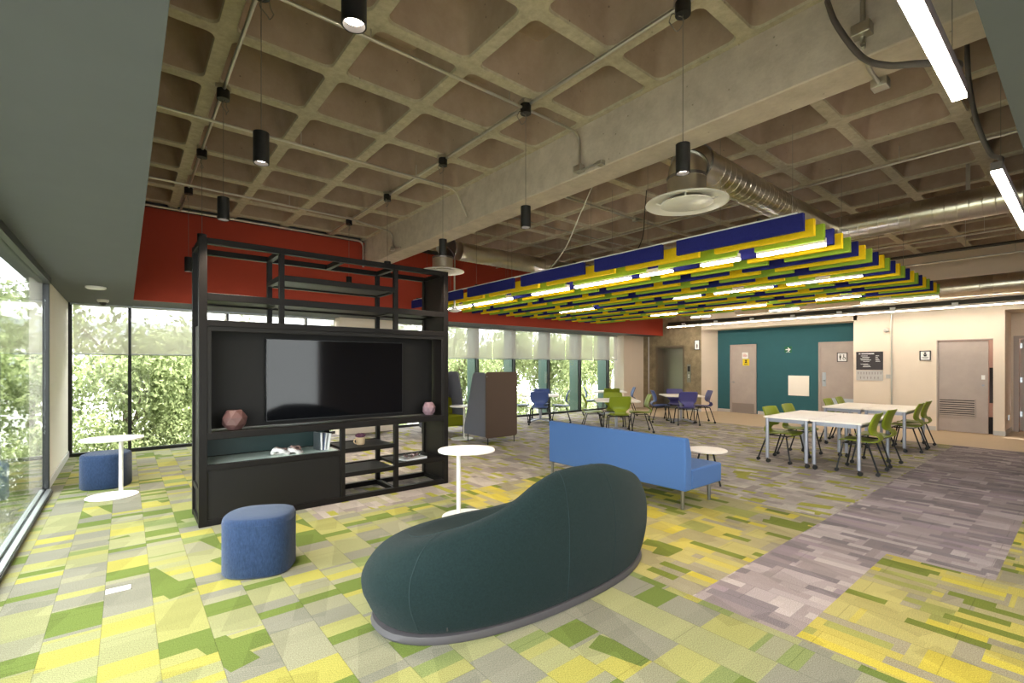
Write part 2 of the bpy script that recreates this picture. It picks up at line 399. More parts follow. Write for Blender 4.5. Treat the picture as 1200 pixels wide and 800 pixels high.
for xb in (xb_l, xb_r):
    for x0, x1 in zip(xb, xb[1:]):
        for y0, y1 in zip(ybands, ybands[1:]): coffer(b, x0, x1, y0, y1)
# flat rib soffit just above the lips closes the crossings
ceil = struct(b.build('ceiling', [M['conc'], M['pan']], smooth=35))
b = MB()
for y in ybands: b.box(.1, 17.3, y-.056, y+.056, ZC+.001, ZC+.3)
for x in xb_l[1:-1]+xb_r: b.box(x-.056, x+.056, ybands[0], ybands[-1], ZC+.001, ZC+.3)
o = b.build('ceiling_rib', M['conc'], ceil)
b = MB(); b.box(-1.2, 17.8, YN-.3, 11.3, ZC+.45, ZC+.6); struct(b.build('roof_slab', M['conc']))
b = MB(); b.box(3.93, 4.30, YN, 9.9, 3.66, ZC+.1); struct(b.build('beam', M['beam'], bevel=.012))

# dropped soffits
b = MB(); b.box(XL-.2, .10, YN, YB+.1, ZS, ZC+.45)
b.box(.10, 17.3, YN, .22, ZS, ZC+.45); struct(b.build('ceiling_soffit', M['soff']))
b = MB(); b.box(.10, XR, 9.84, YB+.1, ZS+.01, ZC+.3); struct(b.build('window_soffit', M['soff']))
b = MB(); b.box(.10, XR, 9.78, 9.84, ZS, ZC-.06); struct(b.build('bulkhead', M['red']))
# walls
b = MB(); b.box(XL-.15, XL, 8.10, YB, 0, ZS); struct(b.build('wall_left', M['white']))
b = MB(); b.box(XL, XL+.015, 8.12, YB-.05, 0, .11); struct(b.build('baseboard_left', M['base'], bevel=.004))
b = MB(); b.box(3.70, 4.96, YB-.35, YB+.1, 0, ZS+.01); struct(b.build('wall_back', M['beige']))
b = MB(); b.box(13.78, XR, 10.60, YB+.1, 0, ZS+.01); struct(b.build('wall_pier', M['beige']))
b = MB(); b.box(XL-.2, 2.67, YN-.12, YN, 0, ZS); b.mi = 1; b.box(4.37, 17.5, YN-.12, YN, 0, ZS); struct(b.build('wall_near', [M['white'], M['pink']]))
# right-hand wall in pieces
def wallpiece(name, m, boxes):
    b = MB()
    for q in boxes: b.box(*q)
    return struct(b.build(name, m))
wallpiece('wall_right_lift', M['lift'], [(XR, 15.5, 10.06, YB+.1, 0, ZC+.1), (XR, 15.5, 8.31, 8.93, 0, ZC+.1), (XR, 15.5, 8.93, 10.06, 2.24, ZC+.1), (15.42, 15.5, 8.93, 10.06, 0, 2.24)])
b = MB(); b.prism([(XR, 8.31), (XR, 8.312), (15.7, 8.3), (15.7, 8.06), (15.6, 8.08)], 'z', 0, 2.73)
b.box(XR, 15.7, 3.95, 8.31, 2.73, ZC+.1); struct(b.build('wall_right_recess', M['beige']))
wallpiece('wall_right_teal', M['teal'], [(15.6, 15.7, 6.80, 8.09, 0, 2.73), (15.6, 15.7, 4.99, 6.80, 0, 2.73), (15.6, 15.7, 3.6, 4.99, 2.19, 2.73)])
wallpiece('wall_right', M['beige'], [(XR, 15.2, 2.37, 4.03, 0, ZC+.1), (XR, 15.2, 1.24, 1.42, 0, ZC+.1), (XR, 15.2, 1.42, 2.37, 2.15, ZC+.1), (15.2, 16.2, 1.24, 1.32, 0, 2.77), (XR, 16.4, YN, 1.24, 2.77, ZC+.1), (16.2, 16.35, 1.2, 1.3, 0, 2.77), (16.2, 16.35, YN, 1.2, 2.24, 2.77), (16.2, 16.35, YN, .25, 0, 2.3),
   (15.2, 17.3, 3.95, 4.03, 0, 2.73)])
wallpiece('wall_washroom', M['pink'], [(16.9, 17.0, -.6, 4.0, 0, 2.9), (15.2, 16.95, 2.6, 2.68, 0, 2.9)])
b = MB()
for q in ((15.585, 15.6, 7.64, 8.09), (15.585, 15.6, 5.07, 6.76)): b.box(*q, 0, .1)
b.box(XR-.012, XR, 2.38, 4.03, 0, .1); b.box(XR-.012, XR, 1.24, 1.42, 0, .1); b.box(XR-.012, 16.2, 1.228, 1.24, 0, .1); b.box(XR-.012, XR, 8.31, 8.9, 0, .1)
struct(b.build('baseboard_right', M['base']))

# ------------------------------------------------------------------ windows
def window(name, parts):
    o = bpy.data.objects.new(name, None); COL.objects.link(o); struct(o)
    return o
w = window('window_1', None)                 # glass partition along the left side
b = MB(); b.box(XL-.012, XL-.0, -2.9, 8.02, .05, ZS-.07); b.build('pane', M['glassl'], w)
b = MB(); b.box(XL-.03, XL+.03, 8.03, 8.10, 0, ZS); b.build('jamb', M['frame'], w, bevel=.004)
b = MB(); b.box(XL-.06, XL+.06, -3, 8.02, 0, .035); b.mi = 1; b.box(XL-.05, XL-.01, -3, 8.02, .035, .06); b.box(XL+.012, XL+.05, -3, 8.02, .035, .05); b.build('floor_track', [M['frame'], M['alum']], w)
b = MB(); b.box(XL-.06, XL+.05, -3, 8.02, ZS-.07, ZS); b.build('head_track', M['frame'], w)
MULL = [-.725, .06, 1.58, 3.08, 3.74]
MULR = [4.96, 6.25, 7.68, 9.02, 10.45, 11.9, 13.36]
def winrow(name, xs, x_end, fins):
    w = window(name, None)
    for i, x in enumerate(xs):
        b = MB(); b.box(x-.025, x+.025, YB-.02, YB+.06, 0, ZS+.02); b.build('mullion', M['frame'], w)
        if fins:
            b = MB(); b.box(x-.05, x+.03, YB+.07, YB+.46, -.4, ZS+.3); b.build('fin', M['fin'], w)
    b = MB(); b.box(xs[0], x_end, YB-.03, YB+.06, 0, .055); b.build('sill', M['frame'], w)
    b = MB(); b.box(xs[0], x_end, YB-.03, YB+.06, ZS-.03, ZS+.02); b.build('head', M['alum'], w)
    ends = xs[1:]+([x_end] if x_end > xs[-1]+.1 else [])
    for x0, x1 in zip(xs, ends):
        b = MB(); b.box(x0+.025, x1-.025, YB+.02, YB+.03, .055, ZS-.03); b.build('pane', M['glassw'], w)
    return w
winrow('window_2', MULL, 3.74, False)
winrow('window_3', MULR, 13.80, True)
w = window('window_4', None)                 # glazing along the near side, behind the viewer
for i, x in enumerate((2.7,)):
    MB().box(x-.03,x+.03,YN-.06,YN,0,ZS).build('mullion', M['frame'], w); MB().box(x+.03,x+1.64,YN-.035,YN-.025,.05,ZS-.03).build('pane', M['glassw'], w)
MB().box(2.7,4.37,YN-.06,YN,0,.05).build('sill', M['frame'], w); MB().box(2.7,4.37,YN-.06,YN,ZS-.03,ZS).build('head', M['frame'], w)
# roller blinds
BL = [(-.68,.04,'sheer roller blind at far left corner beside white wall'), (.08,1.56,'sheer roller blind seen between corner blind and black shelf'), (1.60,3.06,'sheer roller blind showing through the upper bays of black shelf'),
      (3.10,3.68,'narrow sheer roller blind against left side of the beige column'), (4.99,6.22,'sheer roller blind on right side of the beige column, mostly behind shelf'), (6.26,8.12,'sheer roller blind over the grey and brown high-backed booth'),
      (8.15,9.66,'sheer roller blind over the window behind blue chairs'), (9.69,11.08,'sheer roller blind above gap between blue and green chairs'), (11.11,12.42,'sheer roller blind above the white table with green chair'), (12.45,13.74,'sheer roller blind nearest to the lift, beside beige pier')]
for x0, x1, lab in BL:
    t = thing('roller_blind', lab, 'blind', ((x0+x1)/2, YB-.09, ZS-.02), 0, 'roller blinds along the window wall')
    h = (x1-x0)/2
    b = MB(); b.poly([(-h,0,-.84),(h,0,-.84),(h,0,0),(-h,0,0)]); b.build('fabric', M['blind'], t)
    b = MB(); b.tube([(-h,0,-.85),(h,0,-.85)], .012, 8); b.build('bottom_bar', M['alum'], t)

# ------------------------------------------------------------------ doors, lift and signs on the right wall
def doorset(name, plane, y0, y1, ztop, leafm, fw=.06, depth=.05):
    o = bpy.data.objects.new(name, None); COL.objects.link(o); struct(o)
    b = MB(); b.box(plane-.02, plane+depth, y0, y0+fw, 0, ztop); b.box(plane-.02, plane+depth, y1-fw, y1, 0, ztop); b.box(plane-.02, plane+depth, y0+fw, y1-fw, ztop-fw, ztop); b.build('door_frame', M['doorframe'], o, bevel=.004)
    b = MB(); b.box(plane-.002, plane+.04, y0+fw, y1-fw, .01, ztop-fw); b.build('door_leaf', leafm, o)
    return o
d1 = doorset('door_1', 15.575, 6.80, 7.64, 2.23, M['door'])
b = MB(); b.box(15.565, 15.573, 6.87, 7.57, .03, .32); b.build('kick_plate', mat('taupe_plate', rgb(146,132,124), .45, .3), d1)
b = MB(); b.lathe([(.028,0),(.028,.02)], (0,0,0), 16); b.tube([(0,0,.02),(0,0,.05),(-.11,0,.05)], .009, 8)
o = b.build('door_handle', M['chrome'], d1, smooth=40, loc=(15.572, 7.52, 1.0)); o.rotation_euler = (R(90), 0, R(-90))
d2 = doorset('door_2', 15.575, 3.9, 5.05, 2.22, M['door'])
b = MB(); b.box(15.562, 15.573, 4.86, 4.95, .95, 1.35); b.mi = 1; b.lathe([(.03,0),(.03,.03)], (15.55,4.9,1.1), 12); b.build('push_plate', [M['alum'], M['chrome']], d2)
b = MB(); b.box(15.567, 15.573, 4.0, 4.72, .3, .62); b.build('kick_plate', M['alum'], d2)
d3 = bpy.data.objects.new('door_3', None); COL.objects.link(d3); struct(d3)
b = MB(); b.box(XR+.03, XR+.075, 1.50, 2.36, .012, 2.11); b.build('door_leaf', M['door'], d3, bevel=.004)
b = MB(); b.box(XR+.0, XR+.1, 2.345, 2.37, 0, 2.15); b.box(XR, XR+.1, 1.42, 2.345, 2.125, 2.15); b.build('door_frame', M['doorframe'], d3)
b = MB()
for k in range(7): b.prism([(XR+.03, .42+.052*k), (XR+.012, .415+.052*k), (XR+.012, .43+.052*k), (XR+.03, .455+.052*k)], 'y', 1.74, 2.32) if False else b.box(XR+.016, XR+.03, 1.72, 2.32, .40+.05*k, .428+.05*k)
b.mi = 1; b.box(XR+.0285, XR+.03, 1.72, 2.32, .39, .75); b.mi = 0; b.box(XR+.012, XR+.03, 1.70, 1.72, .37, .77); b.box(XR+.012, XR+.03, 2.32, 2.34, .37, .77); b.box(XR+.012, XR+.03, 1.70, 2.34, .75, .77); b.box(XR+.012, XR+.03, 1.70, 2.34, .37, .39); b.build('louvre', [M['door'], M['dark']], d3)  # thin dark sheet behind the slats paints the shade in their gaps
b = MB(); b.box(XR+.022, XR+.03, 1.55, 1.61, 1.23, 1.33); b.mi = 1; b.tube([(XR+.03,1.58,1.10),(XR-.01,1.58,1.10)], .022, 12); b.build('lock', [M['paper'], M['chrome']], d3)
b = MB(); b.box(XR+.2, XR+.23, 1.44, 1.50, .7, 1.5); b.box(XR+.2, XR+.25, 1.44, 1.52, 0, .38); b.build('inner_post', M['dark'], d3)
d4 = bpy.data.objects.new('door_4', None); COL.objects.link(d4); struct(d4)
b = MB(); b.box(16.16, 16.3, 1.11, 1.20, 0, 2.24); b.box(16.16, 16.3, .25, 1.11, 2.17, 2.24); b.build('door_frame', M['doorframe'], d4)
b = MB(); b.box(16.26, 16.31, .98, 1.10, .02, 2.16); b.mi = 1
for z in (.35, 1.15, 1.95): b.box(16.235, 16.27, 1.06, 1.10, z, z+.12)
b.build('door_leaf', [M['door'], M['alum']], d4)
b = MB(); b.box(16.45, 16.49, .3, .97, .02, 2.1); b.build('inner_door', M['pink'], d4)
b = MB(); b.box(16.44, 16.45, .3, .93, .02, .42); b.build('kick_plate', M['dark'], d4)
b = MB()
for k in range(6): b.box(16.43, 16.45, .4, .88, .47+.05*k, .50+.05*k)
b.build('louvre', M['door'], d4)
# lift
e = bpy.data.objects.new('door_5', None); COL.objects.link(e); struct(e)
b = MB(); b.box(XR-.015, 15.36, 8.93, 8.99, 0, 2.24); b.box(XR-.015, 15.36, 9.99, 10.06, 0, 2.24); b.box(XR-.015, 15.36, 8.99, 9.99, 2.17, 2.24); b.build('lift_frame', mat('dark_steel_frame', rgb(118,104,88), .42, .6), e)
b = MB(); b.box(15.30, 15.33, 8.99, 9.40, 0, 2.17); b.build('door_leaf', M['inox'], e)
b = MB(); b.box(15.315, 15.345, 9.404, 9.99, 0, 2.17); b.build('door_leaf', M['inox'], e)
def sign(name, label, cat, plane, y, z, w, h, face, border=None, t=.012):
    """panel on the right-hand wall facing the room; local x runs from viewer's left to right"""
    o = thing(name, label, cat, (plane, y, z), R(-90))
    b = MB(); b.box(-w/2, w/2, -t, 0, -h/2, h/2); b.build('panel', face, o)
    if border:
        b = MB(); f = .018
        for q in ((-w/2-f, w/2+f, h/2, h/2+f), (-w/2-f, w/2+f, -h/2-f, -h/2), (-w/2-f, -w/2, -h/2, h/2), (w/2, w/2+f, -h/2, h/2)): b.box(q[0], q[1], -t-.006, 0, q[2], q[3])
        b.build('border', border, o)
    return o
def marks(o, name, m, rects, t=.012):
    b = MB()
    for x0, x1, z0, z1 in rects: b.box(x0, x1, -t-.003, -t, z0, z1)
    return b.build(name, m, o)
def mpoly(o, name, m, polys, t=.012):
    b = MB()
    for p in polys: b.prism(p, 'y', -t-.003, -t)
    return b.build(name, m, o)
def disc(cx, cz, r, n=14): return [(cx+r*math.cos(2*PI*k/n), cz+r*math.sin(2*PI*k/n)) for k in range(n)]
def man(cx, cz, s): return [disc(cx, cz+.38*s, .1*s), [(cx-.14*s,cz+.24*s),(cx+.14*s,cz+.24*s),(cx+.14*s,cz-.1*s),(cx+.08*s,cz-.1*s),(cx+.08*s,cz-.5*s),(cx-.08*s,cz-.5*s),(cx-.08*s,cz-.1*s),(cx-.14*s,cz-.1*s)]]
def chairman(cx, cz, s): return [disc(cx-.05*s, cz+.38*s, .1*s), [(cx-.12*s,cz+.25*s),(cx+.0*s,cz+.25*s),(cx+.02*s,cz),(cx+.22*s,cz-.02*s),(cx+.3*s,cz-.42*s),(cx+.2*s,cz-.42*s),(cx+.12*s,cz-.12*s),(cx-.1*s,cz-.1*s)], [(cx-.2*s,cz-.05*s),(cx-.14*s,cz-.05*s),(cx-.12*s,cz-.34*s),(cx+.1*s,cz-.42*s),(cx+.08*s,cz-.5*s),(cx-.16*s,cz-.44*s),(cx-.22*s,cz-.25*s)]]
o = sign('exit_sign', 'small green exit arrow sign on the teal wall', 'sign', 15.6, 5.87, 2.03, .2, .19, M['exitg'])
mpoly(o, 'arrow', M['paper'], [[(-.07,.015),(.015,.015),(-.02,.05),(.01,.065),(.075,.0),(.01,-.065),(-.02,-.05),(.015,-.015),(-.07,-.015)], [(-.06,-.083),(.06,-.083),(.06,-.074),(-.06,-.074)]])
o = sign('wall_panel', 'blank off-white square panel low on the teal wall', 'panel', 15.6, 5.58, .945, .56, .60, M['cream'], t=.025)
o = sign('door_notice', 'white paper notice with faded red lines on the taupe door', 'notice', 15.57, 7.15, 1.87, .19, .2, M['paper'], t=.003)
marks(o, 'red_line', M['redink'], [(-.07,.02,.04,.052), (-.07,.05,.01,.022), (-.07,.07,-.025,-.005), (-.06,.04,-.05,-.042)], .003)
o = sign('warning_notice', 'yellow warning notice below the white paper on taupe door', 'notice', 15.57, 7.12, 1.65, .21, .21, M['yellow'], t=.003)
mpoly(o, 'symbol', M['ink'], [[(-.04,.075),(.04,.075),(.0,.01)], [(-.045,-.02),(.045,-.02),(0,.045)], [(-.06,-.06),(.06,-.06),(.06,-.05),(-.06,-.05)], [(-.05,-.08),(.05,-.08),(.05,-.072),(-.05,-.072)]], .003)
o = sign('washroom_sign', 'white pictogram sign framed in black on the half hidden door', 'sign', 15.57, 4.46, 1.78, .21, .22, M['paper'], M['ink'])
mpoly(o, 'pictogram', M['ink'], man(-.045,-.0,.15)+chairman(.045,0,.15))
o = sign('washroom_sign', 'white pictogram sign framed in black beside the louvred door', 'sign', XR, 2.575, 1.785, .17, .20, M['paper'], M['ink'])
mpoly(o, 'pictogram', M['ink'], [disc(0,.06,.022), [(-.035,.03),(.035,.03),(.02,-.02),(-.02,-.02)], [(-.06,-.045),(.06,-.045),(.06,-.038),(-.06,-.038)], [(-.05,-.065),(.05,-.065),(.05,-.058),(-.05,-.058)]])
o = sign('directory_board', 'black directory board with small white lettering on beige wall', 'sign', XR, 3.68, 1.67, .57, .47, M['signblack'], t=.015)
rr = [(-.23,-.19,.17,.195), (-.17,.10,.17,.195)]
random.seed(3)
for k in range(9):
    z = .12-.035*k
    if k in (5,): continue
    x = -.2+random.random()*.08
    rr.append((x, x+.06+random.random()*.16, z, z+.011))
    if k < 5: rr.append((.13, .17+random.random()*.09, z, z+.011))
marks(o, 'lettering', M['paper'], rr, .015)
o = sign('pictogram_panel', 'pale panel of small pictograms under the black directory board', 'sign', XR, 3.68, 1.29, .57, .26, M['base'])
pp = []
for k in range(9): pp += man(-.24+.06*k, .06, .07)
for k in range(6): pp += man(-.19+.075*k, -.06, .07)
mpoly(o, 'pictogram', mat('grey_ink', rgb(140,130,128), .6), pp)
o = sign('wall_switch', 'white square switch plate beside the pictogram panel', 'switch', XR, 3.29, 1.27, .09, .1, M['base'])
o = sign('lift_sign', 'small framed upright sign to the right above the lift', 'sign', XR, 8.46, 2.24, .15, .3, M['paper'], M['ink'])
mpoly(o, 'pictogram', M['ink'], man(0,-.04,.16))
o = sign('lift_call_panel', 'pale call panel with black display beside the lift', 'panel', XR, 8.76, 1.28, .14, .62, M['inox'])
marks(o, 'display', M['ink'], [(-.045,.045,.06,.24)])
marks(o, 'button', M['paper'], [(-.02,.02,-.08,-.04), (-.02,.02,-.15,-.11)])
t = thing('wall_camera', 'small white camera high on the beige wall', 'camera', (XR, 3.33, 2.44))
b = MB(); b.tube([(0,0,0),(-.05,0,0)], .05, 16); b.build('mount', M['base'], t, smooth=40)
b = MB(); b.lathe([(.005,-.055),(.035,-.04),(.045,0),(.035,.03),(.005,.04)], (-.07,0,-.0), 16); b.build('dome', M['base'], t, smooth=60)
o = MB().tube([(XR-.02,3.22,.1),(XR-.02,3.22,2.86)], .016, 8).build('wall_conduit', M['conduit'], smooth=40); tag(o, 'thin grey conduit running down the beige wall beside the signs', 'conduit')
o = MB().tube([(XR-.02,10.36,0),(XR-.02,10.36,2.6)], .022, 8).build('wall_conduit', M['base'], smooth=40); tag(o, 'pale vertical pipe on concrete left of the lift', 'pipe')
o = MB().box(15.6,15.66,1.222,1.24,.3,.42).build('wall_socket', M['alum']); tag(o, 'grey socket plate low on the wall by the far right door', 'socket')

# ceiling disc and dome camera under the grey soffit
t = thing('ceiling_speaker', 'round white disc on the grey soffit near the corner', 'speaker', (-.31, 8.52, ZS))
MB().lathe([(.11,0),(.11,-.018),(.09,-.03)], n=32).build('disc', M['wtop'], t, smooth=40)
t = thing('dome_camera', 'small white dome camera on the grey soffit above the window', 'camera', (-.28, 10.1, ZS))
MB().lathe([(.075,0),(.075,-.03),(.06,-.045)], n=24).build('base', M['wtop'], t, smooth=40)
MB().lathe([(.05,-.045),(.045,-.07),(.03,-.09),(.005,-.098)], n=24).build('dome', M['tvb'], t, smooth=60)
t = thing('motion_sensor', 'small grey sensor high on the beige column behind the shelf', 'sensor', (4.5, YB-.35, 2.3))
MB().box(-.05,.05,-.07,0,-.09,.09).build('body', M['base'], t, bevel=.01)
b = MB(); b.box(-.03,.03,-.09,-.07,-.02,.05); b.build('lens', M['tvb'], t)
o = MB().box(-.105,.03,4.22,4.30,0,.006).build('floor_box', M['wtop'], bevel=.002); tag(o, 'small white plate set flat on the carpet in the foreground', 'floor plate')

# ------------------------------------------------------------------ black shelving unit with television
YF, YK = 5.38, 5.98
sh = thing('shelving_unit', 'tall black steel shelving unit standing on the carpet with the television', 'shelf', (1.92, 5.68, 0))
L = (1.92, 5.68, 0)
def sbox(name, m, boxes, bevel=.003):
    b = MB()
    for x0,x1,y0,y1,z0,z1 in boxes: b.box(x0-L[0],x1-L[0],y0-L[1],y1-L[1],z0,z1)
    return b.build(name, m, sh, bevel=bevel)
T = .06
H = 2.78
for x0, x1 in ((.54,.61), (3.235,3.30)):
    for y0 in (YF, YK-T): sbox('post', M['steel'], [(x0,x1,y0,y0+T,0,H)])
for x0, z0, z1 in ((1.25,1.98,H-T), (2.54,1.98,H-T), (1.89,T,.83), (2.545,T,.83)):
    for y0 in (YF, YK-T): sbox('post', M['steel'], [(x0,x0+.05,y0+.002,y0+T-.002,z0,z1)])
def rail(x0,x1,z0,z1):
    for y0 in (YF, YK-T): sbox('rail', M['steel'], [(x0,x1,y0+.001,y0+T-.001,z0,z1)])
rail(.61,3.235,H-T,H); rail(.61,3.235,2.18,2.25); rail(1.30,2.54,2.44,2.50); rail(.61,3.235,1.93,1.99); rail(.61,3.235,.83,.90); rail(.61,1.89,.53,.585)
rail(1.94,2.545,.55,.60); rail(1.94,2.545,.275,.325); rail(2.595,3.235,.30,.355); rail(.61,3.235,0,T)
for x0, z0 in ((.545,H-T),(1.25,H-T),(1.9,H-T),(2.54,H-T),(3.24,H-T),(1.25,2.44),(2.54,2.44),(1.25,2.19),(2.54,2.19),(.545,0),(3.24,0),(1.89,0),(2.545,0),(.545,.30)):
    sbox('cross_rail', M['steel'], [(x0,x0+.05,YF+T,YK-T,z0,z0+.055)])
sbox('shelf_board', M['panelr'], [(.61,3.235,YF+T,YK-T,2.20,2.235)], .002)
sbox('shelf_board', M['panelr'], [(1.30,2.54,YF+T,YK-T,2.455,2.485)], .002)
sbox('shelf_board', M['panel'], [(.60,3.235,YF+T,YK-T,.85,.885)], .002)
sbox('shelf_board', M['mint'], [(.61,1.89,YF+T,YK-T,.545,.58)], .002)['label'] = 'pale green shelf board'
sbox('shelf_board', M['panel'], [(1.94,2.545,YF+T,YK-T,.565,.595)], .002)
sbox('shelf_board', M['panel'], [(1.94,2.545,YF+T,YK-T,.285,.315)], .002)
sbox('shelf_board', M['panel'], [(2.595,3.235,YF+T,YK-T,.315,.345)], .002)
sbox('back_panel', M['panel'], [(.60,3.235,5.70,5.73,.90,1.93)], .002)
sbox('top_panel', M['panel'], [(.60,3.235,YF+T,YK-T,1.94,1.965)], .002)
sbox('lower_back_panel', mat('deep_teal_panel', rgb(40,64,64), .4), [(.60,1.89,YK-.03,YK-.015,.58,.84)], .001)
sbox('front_panel', M['panel'], [(.605,1.885,YF+.015,YF+.035,T,.53)], .003)
sbox('side_panel', M['panelr'], [(3.255,3.275,YF+T,YK-T,T,H-T)], .002)
sbox('side_panel', M['panelr'], [(.565,.585,YF+T,YK-T,T,1.95)], .002)
sbox('trim', M['panel'], [(.61,3.235,YF+.006,YF+.02,1.885,1.93),(.61,.645,YF+.006,YF+.02,.90,1.885),(3.2,3.235,YF+.006,YF+.02,.90,1.885)], .003)
tv = thing('television', 'large flat television mounted inside the black shelving unit', 'television', (1.975, 5.66, 1.39))
MB().box(-.80,.80,-.02,.035,-.45,.45).build('housing', M['tvb'], tv, bevel=.004)
MB().box(-.79,.79,-.0225,-.0195,-.437,.44).build('screen', M['tv'], tv)
def vase(label, loc, r, h, m, seed):
    t = thing('faceted_vase', label, 'vase', loc, seed*.7, 'faceted vases on the shelving unit')
    b = MB(); n = 7; prof = [(.55,0),(.96,.27),(1.0,.62),(.62,.97),(.45,1.0)]
    rings = [[b.bm.verts.new((r*q*math.cos(2*PI*(k+.5*(i%2))/n), r*q*math.sin(2*PI*(k+.5*(i%2))/n), h*z)) for k in range(n)] for i,(q,z) in enumerate(prof)]
    for i,(A,B) in enumerate(zip(rings, rings[1:])):
        for k in range(n):
            if i % 2 == 0: b.face([A[k],A[(k+1)%n],B[k]]); b.face([A[(k+1)%n],B[(k+1)%n],B[k]])
            else: b.face([A[k],A[(k+1)%n],B[(k+1)%n]]); b.face([A[k],B[(k+1)%n],B[k]])
    b.face(rings[0][::-1]); b.build('body', m, t)
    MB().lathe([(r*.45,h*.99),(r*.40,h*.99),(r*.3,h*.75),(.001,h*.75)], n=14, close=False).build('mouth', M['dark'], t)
vase('dark rose faceted vase at left end of the television niche', (.86,5.52,.90), .115, .20, M['pot'], 1)
vase('pale pink faceted vase at right end of the television niche', (3.09,5.52,.90), .085, .17, M['pot2'], 2)
# things in the lower openings
for i,(dx,lean,hh,m_,lab) in enumerate(((0,.0,.2,'alum','thin silver-spined book standing leftmost of three on pale shelf'),(.035,.12,.195,'spine','thin blue-grey book leaning between two others on pale shelf'),(.075,.16,.19,'paper','thin white book leaning rightmost of three on pale shelf'))):
    t = thing('book', lab, 'book', (1.70+dx, 5.62, .581), R(20), 'books leaning on the pale shelf'); t.rotation_euler = (0, lean, R(12))
    MB().box(0,.022,-.08,.08,0.004,hh).build('cover', M[m_], t, bevel=.002)
    MB().box(.003,.019,-.081,.078,0.007,hh+.0015).build('pages', M['paper'], t)
for i,(x,y,m1,lab) in enumerate(((1.30,5.56,'shellb','white and brown ring ornament, left of pair on pale shelf'),(1.45,5.58,'shellw','white and brown ring ornament, right of pair on pale shelf'))):
    t = thing('ring_ornament', lab, 'ornament', (x,y,.615), .6*i, 'ring ornaments on the pale shelf'); t.rotation_euler = (R(18 if i else -16), R(10), .5*i)
    pts = [(.075*math.cos(2*PI*k/24), .06*math.sin(2*PI*k/24), .012*math.sin(4*PI*k/24)) for k in range(25)]
    MB().tube(pts, .022, 10, False, [.018+.009*math.sin(6*PI*k/24)**2 for k in range(25)]).build('ring', M['shellw'], t, smooth=60)
    pts = [(.05*math.cos(2*PI*k/20), .042*math.sin(2*PI*k/20), .03+.008*math.cos(4*PI*k/20)) for k in range(21)]
    MB().tube(pts, .014, 8, False).build('inner_ring', M['shellb'], t, smooth=60)
t = thing('potted_succulent', 'purple succulent in a small cream mug on black shelf', 'plant', (2.2, 5.6, .596), .3)
MB().lathe([(.042,0),(.05,.01),(.056,.09),(.052,.09),(.048,.075),(.001,.075)], n=24, close=False).build('mug', M['cup'], t, smooth=50)
MB().tube([(-.05,0,.075),(-.085,0,.07),(-.095,0,.045),(-.075,0,.022),(-.048,0,.022)], .008, 8).build('mug_handle', M['cup'], t, smooth=60)
b = MB()
for ring,(n_,ln,el) in enumerate(((9,.07,25),(7,.06,50),(5,.045,72))):
    for k in range(n_):
        a = 2*PI*(k+.5*ring)/n_; d = Vector((math.cos(a)*math.cos(R(el)), math.sin(a)*math.cos(R(el)), math.sin(R(el))))
        b.tube([Vector((0,0,.085)), Vector((0,0,.085))+d*ln*.5, Vector((0,0,.085))+d*ln*.85, Vector((0,0,.09))+d*ln], .01, 6, True, [.006,.015,.012,.002])
b.build('leaves', M['succ'], t, smooth=60)
t = thing('magazine', 'thick white magazine lying on right lower shelf of black unit', 'magazine', (2.86, 5.57, .346), R(10))
MB().box(-.16,.16,-.12,.12,0,.022).build('pages', M['paper'], t)
MB().box(-.162,.162,-.122,.122,.022,.026).build('cover', M['shellw'], t)
t = thing('chain_ornament', 'silver and bronze chain ornament lying on the white magazine', 'ornament', (2.88, 5.57, .372), R(10))
random.seed(11)
for k in range(9):
    c = Vector((-.11+.028*k, .025*math.sin(k*1.6), .022)); q = Euler((R(70*(k%2)+15), R(20), k*.6)).to_matrix()
    pts = [c+q@Vector((.026*math.cos(2*PI*j/14), .02*math.sin(2*PI*j/14), 0)) for j in range(15)]
    MB().tube(pts, .0085, 8, False).build('link', M['silver'] if k % 3 else M['shellb'], t, smooth=60)

